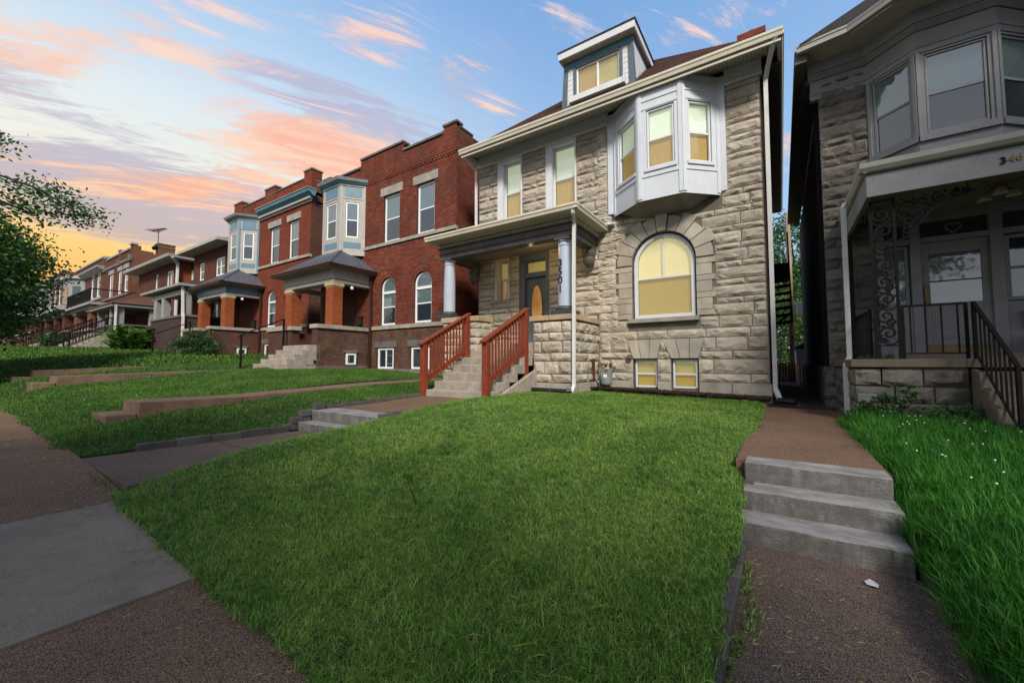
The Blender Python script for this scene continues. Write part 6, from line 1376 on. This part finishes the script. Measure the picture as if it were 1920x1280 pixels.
lawns=[('main',lawn('lawn',-5.30,-.29,1.09,9.85,.12,.12,(1,.6))),
 ('left',lawn('lawn',-8.54,-7.2,1.15,10.4,.11,.15,(0,2))),
 ('left2',lawn('lawn',-14.92,-9.42,1.15,10.4,.2,.2,(1,0))),
 ('left3',lawn('lawn',-17.98,-15.92,1.15,10.4,.3,.25)),
 ('far',lawn('lawn',-150,-18.92,1.15,10.4,1.2,.5)),
 ('left2b',lawn('lawn',-14.0,-9.3,9.0,10.4,.3,.3,(0,0))) if False else None,
 ('right',lawn('lawn',.70,9,1.13,8.0,.12,.15,(1.6,0))),
 ('patch',lawn('lawn',-9.44,-8.53,1.15,1.74,.1,.1,(0,0))),
 ('verge',lawn('lawn',-200,4,-4.0,-1.28,1.5,.4,(0,0)))]
lawns=[l for l in lawns if l]
struct('gravel',grid([-8.5,-7.2],[10.4,30],lambda x,y:.9),'soil')
struct('gangway',grid([-9.4,-8.3],[10.4,30],lambda x,y:.98),'brown_concrete')
def tuft(nblades,h,spread,w_,seed,mat,bend=.5,dead=0):
    rg=random.Random(seed); V=[];F=[]
    for k in range(nblades):
        a=rg.uniform(0,2*PI); r_=spread*math.sqrt(rg.random()); p=Vector((r_*math.cos(a),r_*math.sin(a),-.01)); L=h*rg.uniform(.55,1.25); b=rg.uniform(0,2*PI); lean=rg.uniform(.1,bend)
        d=Vector((math.cos(b),math.sin(b),0)); s=Vector((-d.y,d.x,0))*w_*rg.uniform(.7,1.3)/2
        m=p+d*L*lean*.35+Vector((0,0,L*.6)); e=p+d*L*lean+Vector((0,0,L*(1-.35*lean)))
        o=len(V); V+=[tuple(p-s),tuple(p+s),tuple(m+s*.8),tuple(m-s*.8),tuple(e)]; F+=[(o,o+1,o+2),(o,o+2,o+3),(o+3,o+2,o+4)]
    me=np_mesh('tuft',V,F,mat); return bpy.data.objects.new('tuft',me)
def grass(label,src,tufts,dens,smin,smax,mat,seed,cam_falloff=None,kindname='grass',tilt=.25):
    me=src.data.copy(); me.materials.clear(); o=bpy.data.objects.new(kindname,me); COL.objects.link(o); tag(o,label,'grass',None,'stuff')
    # density per face corner: fades with distance from the camera
    at=me.attributes.new('dens','FLOAT','POINT'); n=len(me.vertices); co=np.empty(n*3,dtype=np.float32); me.vertices.foreach_get('co',co); co=co.reshape(-1,3)
    dist=np.sqrt(co[:,0]**2+co[:,1]**2+(co[:,2]-1.5)**2)
    dn=np.ones(n,dtype=np.float32)*dens if not cam_falloff else (dens*np.clip((cam_falloff/dist)**1.5,.06,1)).astype(np.float32)
    at.data.foreach_set('value',dn)
    ng=bpy.data.node_groups.new('grass_nodes','GeometryNodeTree'); ng.interface.new_socket('Geometry',in_out='INPUT',socket_type='NodeSocketGeometry'); ng.interface.new_socket('Geometry',in_out='OUTPUT',socket_type='NodeSocketGeometry')
    N_=ng.nodes; Lk=ng.links; gi=N_.new('NodeGroupInput'); go=N_.new('NodeGroupOutput')
    dp=N_.new('GeometryNodeDistributePointsOnFaces'); dp.distribute_method='RANDOM'; dp.inputs['Seed'].default_value=seed
    na=N_.new('GeometryNodeInputNamedAttribute'); na.data_type='FLOAT'; na.inputs[0].default_value='dens'; 
    # no grass on the vertical skirts
    nm=N_.new('GeometryNodeInputNormal'); sp=N_.new('ShaderNodeSeparateXYZ'); Lk.new(nm.outputs[0],sp.inputs[0]); cpn=N_.new('FunctionNodeCompare'); cpn.data_type='FLOAT'; cpn.operation='GREATER_THAN'; Lk.new(sp.outputs[2],cpn.inputs[0]); cpn.inputs[1].default_value=.3
    Lk.new(cpn.outputs[0],dp.inputs['Selection'])
    Lk.new(na.outputs[0],dp.inputs['Density']); Lk.new(gi.outputs[0],dp.inputs['Mesh'])
    iop=N_.new('GeometryNodeInstanceOnPoints'); Lk.new(dp.outputs['Points'],iop.inputs['Points'])
    jn=N_.new('GeometryNodeGeometryToInstance')
    for tf in tufts:
        oi=N_.new('GeometryNodeObjectInfo'); oi.inputs['Object'].default_value=tf; oi.inputs['As Instance'].default_value=True; Lk.new(oi.outputs['Geometry'],jn.inputs[0])
    Lk.new(jn.outputs[0],iop.inputs['Instance']); iop.inputs['Pick Instance'].default_value=True
    rv=N_.new('FunctionNodeRandomValue'); rv.data_type='FLOAT_VECTOR'; rv.inputs[0].default_value=(-tilt,-tilt,0); rv.inputs[1].default_value=(tilt,tilt,6.283); Lk.new(rv.outputs[0],iop.inputs['Rotation'])
    rs=N_.new('FunctionNodeRandomValue'); rs.data_type='FLOAT'; rs.inputs[2].default_value=smin; rs.inputs[3].default_value=smax; Lk.new(rs.outputs[1],iop.inputs['Scale'])
    Lk.new(iop.outputs[0],go.inputs[0])
    md=o.modifiers.new('grass','NODES'); md.node_group=ng; return o
LW=dict(lawns)
tm=[tuft(26,.050,.045,.0032,s,'grass',1.3) for s in (1,2,3,4)]
tf_=[tuft(30,.05,.08,.006,s,'grass_far',1.2) for s in (5,6,7)]
tr_=[tuft(18,.17,.05,.0045,s,'grass_rich',1.0) for s in (8,9,10,11)]
grass('short mown light green grass of the bulging front lawn',LW['main'],tm,1100,.6,1.25,'grass',1,3.2)
grass('dark green grass strip between front walk and raised side walk',LW['left'],tf_,330,.6,1.2,'grass_far',2,12)
grass('little grass patch before the end of the long raised side walk',LW['patch'],tf_,330,.6,1.2,'grass_far',12,12)
grass('grass slope before the red brick house',LW['left2'],tf_,260,.7,1.3,'grass_far',3,12)
grass('narrow grass strip beyond the neighbour walk',LW['left3'],tf_,120,.9,1.5,'grass_far',4)
grass('far lawns along the row of houses',LW['far'],[tuft(40,.07,.3,.018,s,'grass_far',1.2) for s in (12,13)],26,.9,1.6,'grass_far',5,60)
grass('long lush unmown grass right of the three grey steps',LW['right'],tr_,620,.6,1.35,'grass_rich',6,5)
# loose long blades & dry clippings on the front lawn
ts=[tuft(9,.045,.06,.0032,s,'straw_blade',1.8) for s in (31,32)]
grass('dry yellowish thatch mixed into the mown front lawn',LW['main'],ts,170,.6,1.2,'grass',19,3.2,tilt=.6)
tl=[tuft(3,.11,.03,.0045,s,'grass',1.6) for s in (21,22,23)]
grass('scattered longer pale blades lying over the front lawn',LW['main'],tl,55,.6,1.3,'grass',9,4,tilt=1.2)
# white clover flowers in the long grass
fl=MB(); rg=random.Random(8); spots=[(rg.uniform(.95,3.2),rg.uniform(4.2,7.6)) for _ in range(46)]
for x,y in spots:
    z=G(x,y)+.13; fl.lathe(x,y,[(.003,z-.006),(.008,z),(.007,z+.006),(.003,z+.009)],6)
tag(obj('clover_flowers',fl,'flower'),'tiny white clover flowers scattered through the long grass','flowers',None,'stuff')
# mulch bed
mu=MB(); rg=random.Random(5)
struct('mulch_bed',grid(lin(-4.9,-.2,40),lin(9.78,10.46,5),lambda x,y:.0+tab(x,[(-4.9,.88),(-4,.875),(-.2,.77)])+.02*mnoise.noise(Vector((x*6,y*6,0)))-(.05 if y<9.8 else 0)),'mulch')
for k in range(5200):
    x=rg.uniform(-4.1,-.2); y=rg.uniform(9.74,10.42); z=tab(x,[(-4.9,.88),(-4,.875),(-.2,.77)])+rg.uniform(0,.03); a=rg.uniform(0,PI); l=rg.uniform(.015,.05); d=Vector((math.cos(a),math.sin(a),rg.uniform(-.4,.4)))*l
    c=Vector((x,y,z)); s=Vector((-d.y,d.x,0)).normalized()*.008; mu.add([c-d-s,c+d-s,c+d+s,c-d+s,c+Vector((0,0,.008))],[(0,1,4),(1,2,4),(2,3,4),(3,0,4)])
tag(obj('mulch_chips',mu,'mulch',fix=False),'dark brown bark mulch strip under the basement windows','mulch',None,'stuff')
# grass growing in the joint of the lower path, litter
def blades(label,spots,h,mat,name='grass_clump',cat='grass',n=26,w_=.006,spread=.06):
    V=[];F=[];rg=random.Random(len(label))
    for (x,y,z) in spots:
        for k in range(n):
            a=rg.uniform(0,2*PI); r_=spread*rg.random(); p=Vector((x+r_*math.cos(a),y+r_*math.sin(a),z)); L=h*rg.uniform(.5,1.2); b=rg.uniform(0,2*PI); d=Vector((math.cos(b),math.sin(b),0)); s=Vector((-d.y,d.x,0))*w_/2; o=len(V)
            V+=[tuple(p-s),tuple(p+s),tuple(p+d*L*.3+Vector((0,0,L*.7))+s*.6),tuple(p+d*L*.7+Vector((0,0,L*.9)))]; F+=[(o,o+1,o+2),(o,o+2,o+3)]
    me=np_mesh(name,V,F,mat); o=bpy.data.objects.new(name,me); COL.objects.link(o); tag(o,label,cat,None,'stuff'); return o
blades('tuft of dark grass growing from the cracked joint of the right path',[(-.02+.05*k+.01*(k%2),1.99+.02*math.sin(k),.085) for k in range(9)],.05,'grass_rich')
blades('weedy grass fringe along the left edge of the right hand path',[(-.21+.03*math.sin(k*7),1.3+k*.12,.07+.004*k) for k in range(17)],.05,'grass',n=16)
blades('dry straw coloured grass fringe along the right side of the lower path',[(.80+.07*math.sin(k*5),1.3+k*.09,.09) for k in range(26)],.09,'grass',n=22)
blades('grass creeping over the seam between front walk and public sidewalk',[(-7.0+k*.1,1.13,.35-k*.002) for k in range(17)],.03,'grass_far',n=12)
blades('thin grass sprouting from the joints between the public sidewalk slabs',[(jx_+.01,-1.0+k*.17+.05*math.sin(k*jx_),sZ(jx_)-.02) for jx_ in (-3.15,-5.0,-6.95) for k in range(13) if (k*7+int(jx_*3))%3],.022,'grass_far',n=7,spread=.05)
cl=MB(); rg=random.Random(77)
for k in range(480):
    if rg.random()<.62: x=rg.uniform(-9,.4); y=1.1-abs(rg.gauss(0,.16)); z=sZ(x)+.012
    else: x=rg.uniform(-.2,.7); y=rg.uniform(1.2,3.4); z=.075+.018*(y-1.2)+.012
    a=rg.uniform(0,PI); l=rg.uniform(.008,.024); d=Vector((math.cos(a),math.sin(a),0))*l; s=Vector((-d.y,d.x,0)).normalized()*.0016; c=Vector((x,y,z+.004)); cl.add([c-d-s,c-d+s,c+d+s,c+d-s,c+Vector((0,0,.005))],[(0,1,4),(1,2,4),(2,3,4),(3,0,4)])
tag(obj('grass_clippings',cl,pmat('straw',(.30,.24,.11),.8),fix=False),'dry grass clippings scattered along the pavement edges','clippings',None,'stuff')
blades('broad bright crabgrass tuft on the left part of the front lawn',[(-2.6,2.45,G(-2.6,2.45)),(-2.4,2.3,G(-2.4,2.3)),(-2.85,2.6,G(-2.85,2.6))],.12,'leaf_bright','weed','weed',9,.012,.09)
solo('litter','small crumpled white scrap lying on the path below the three steps','litter',MB().add([(.40,3.36,.14),(.45,3.34,.145),(.46,3.39,.143),(.42,3.41,.16),(.39,3.39,.145)],[(0,1,3),(1,2,3),(3,4,0),(2,4,3)]),'moss_white')
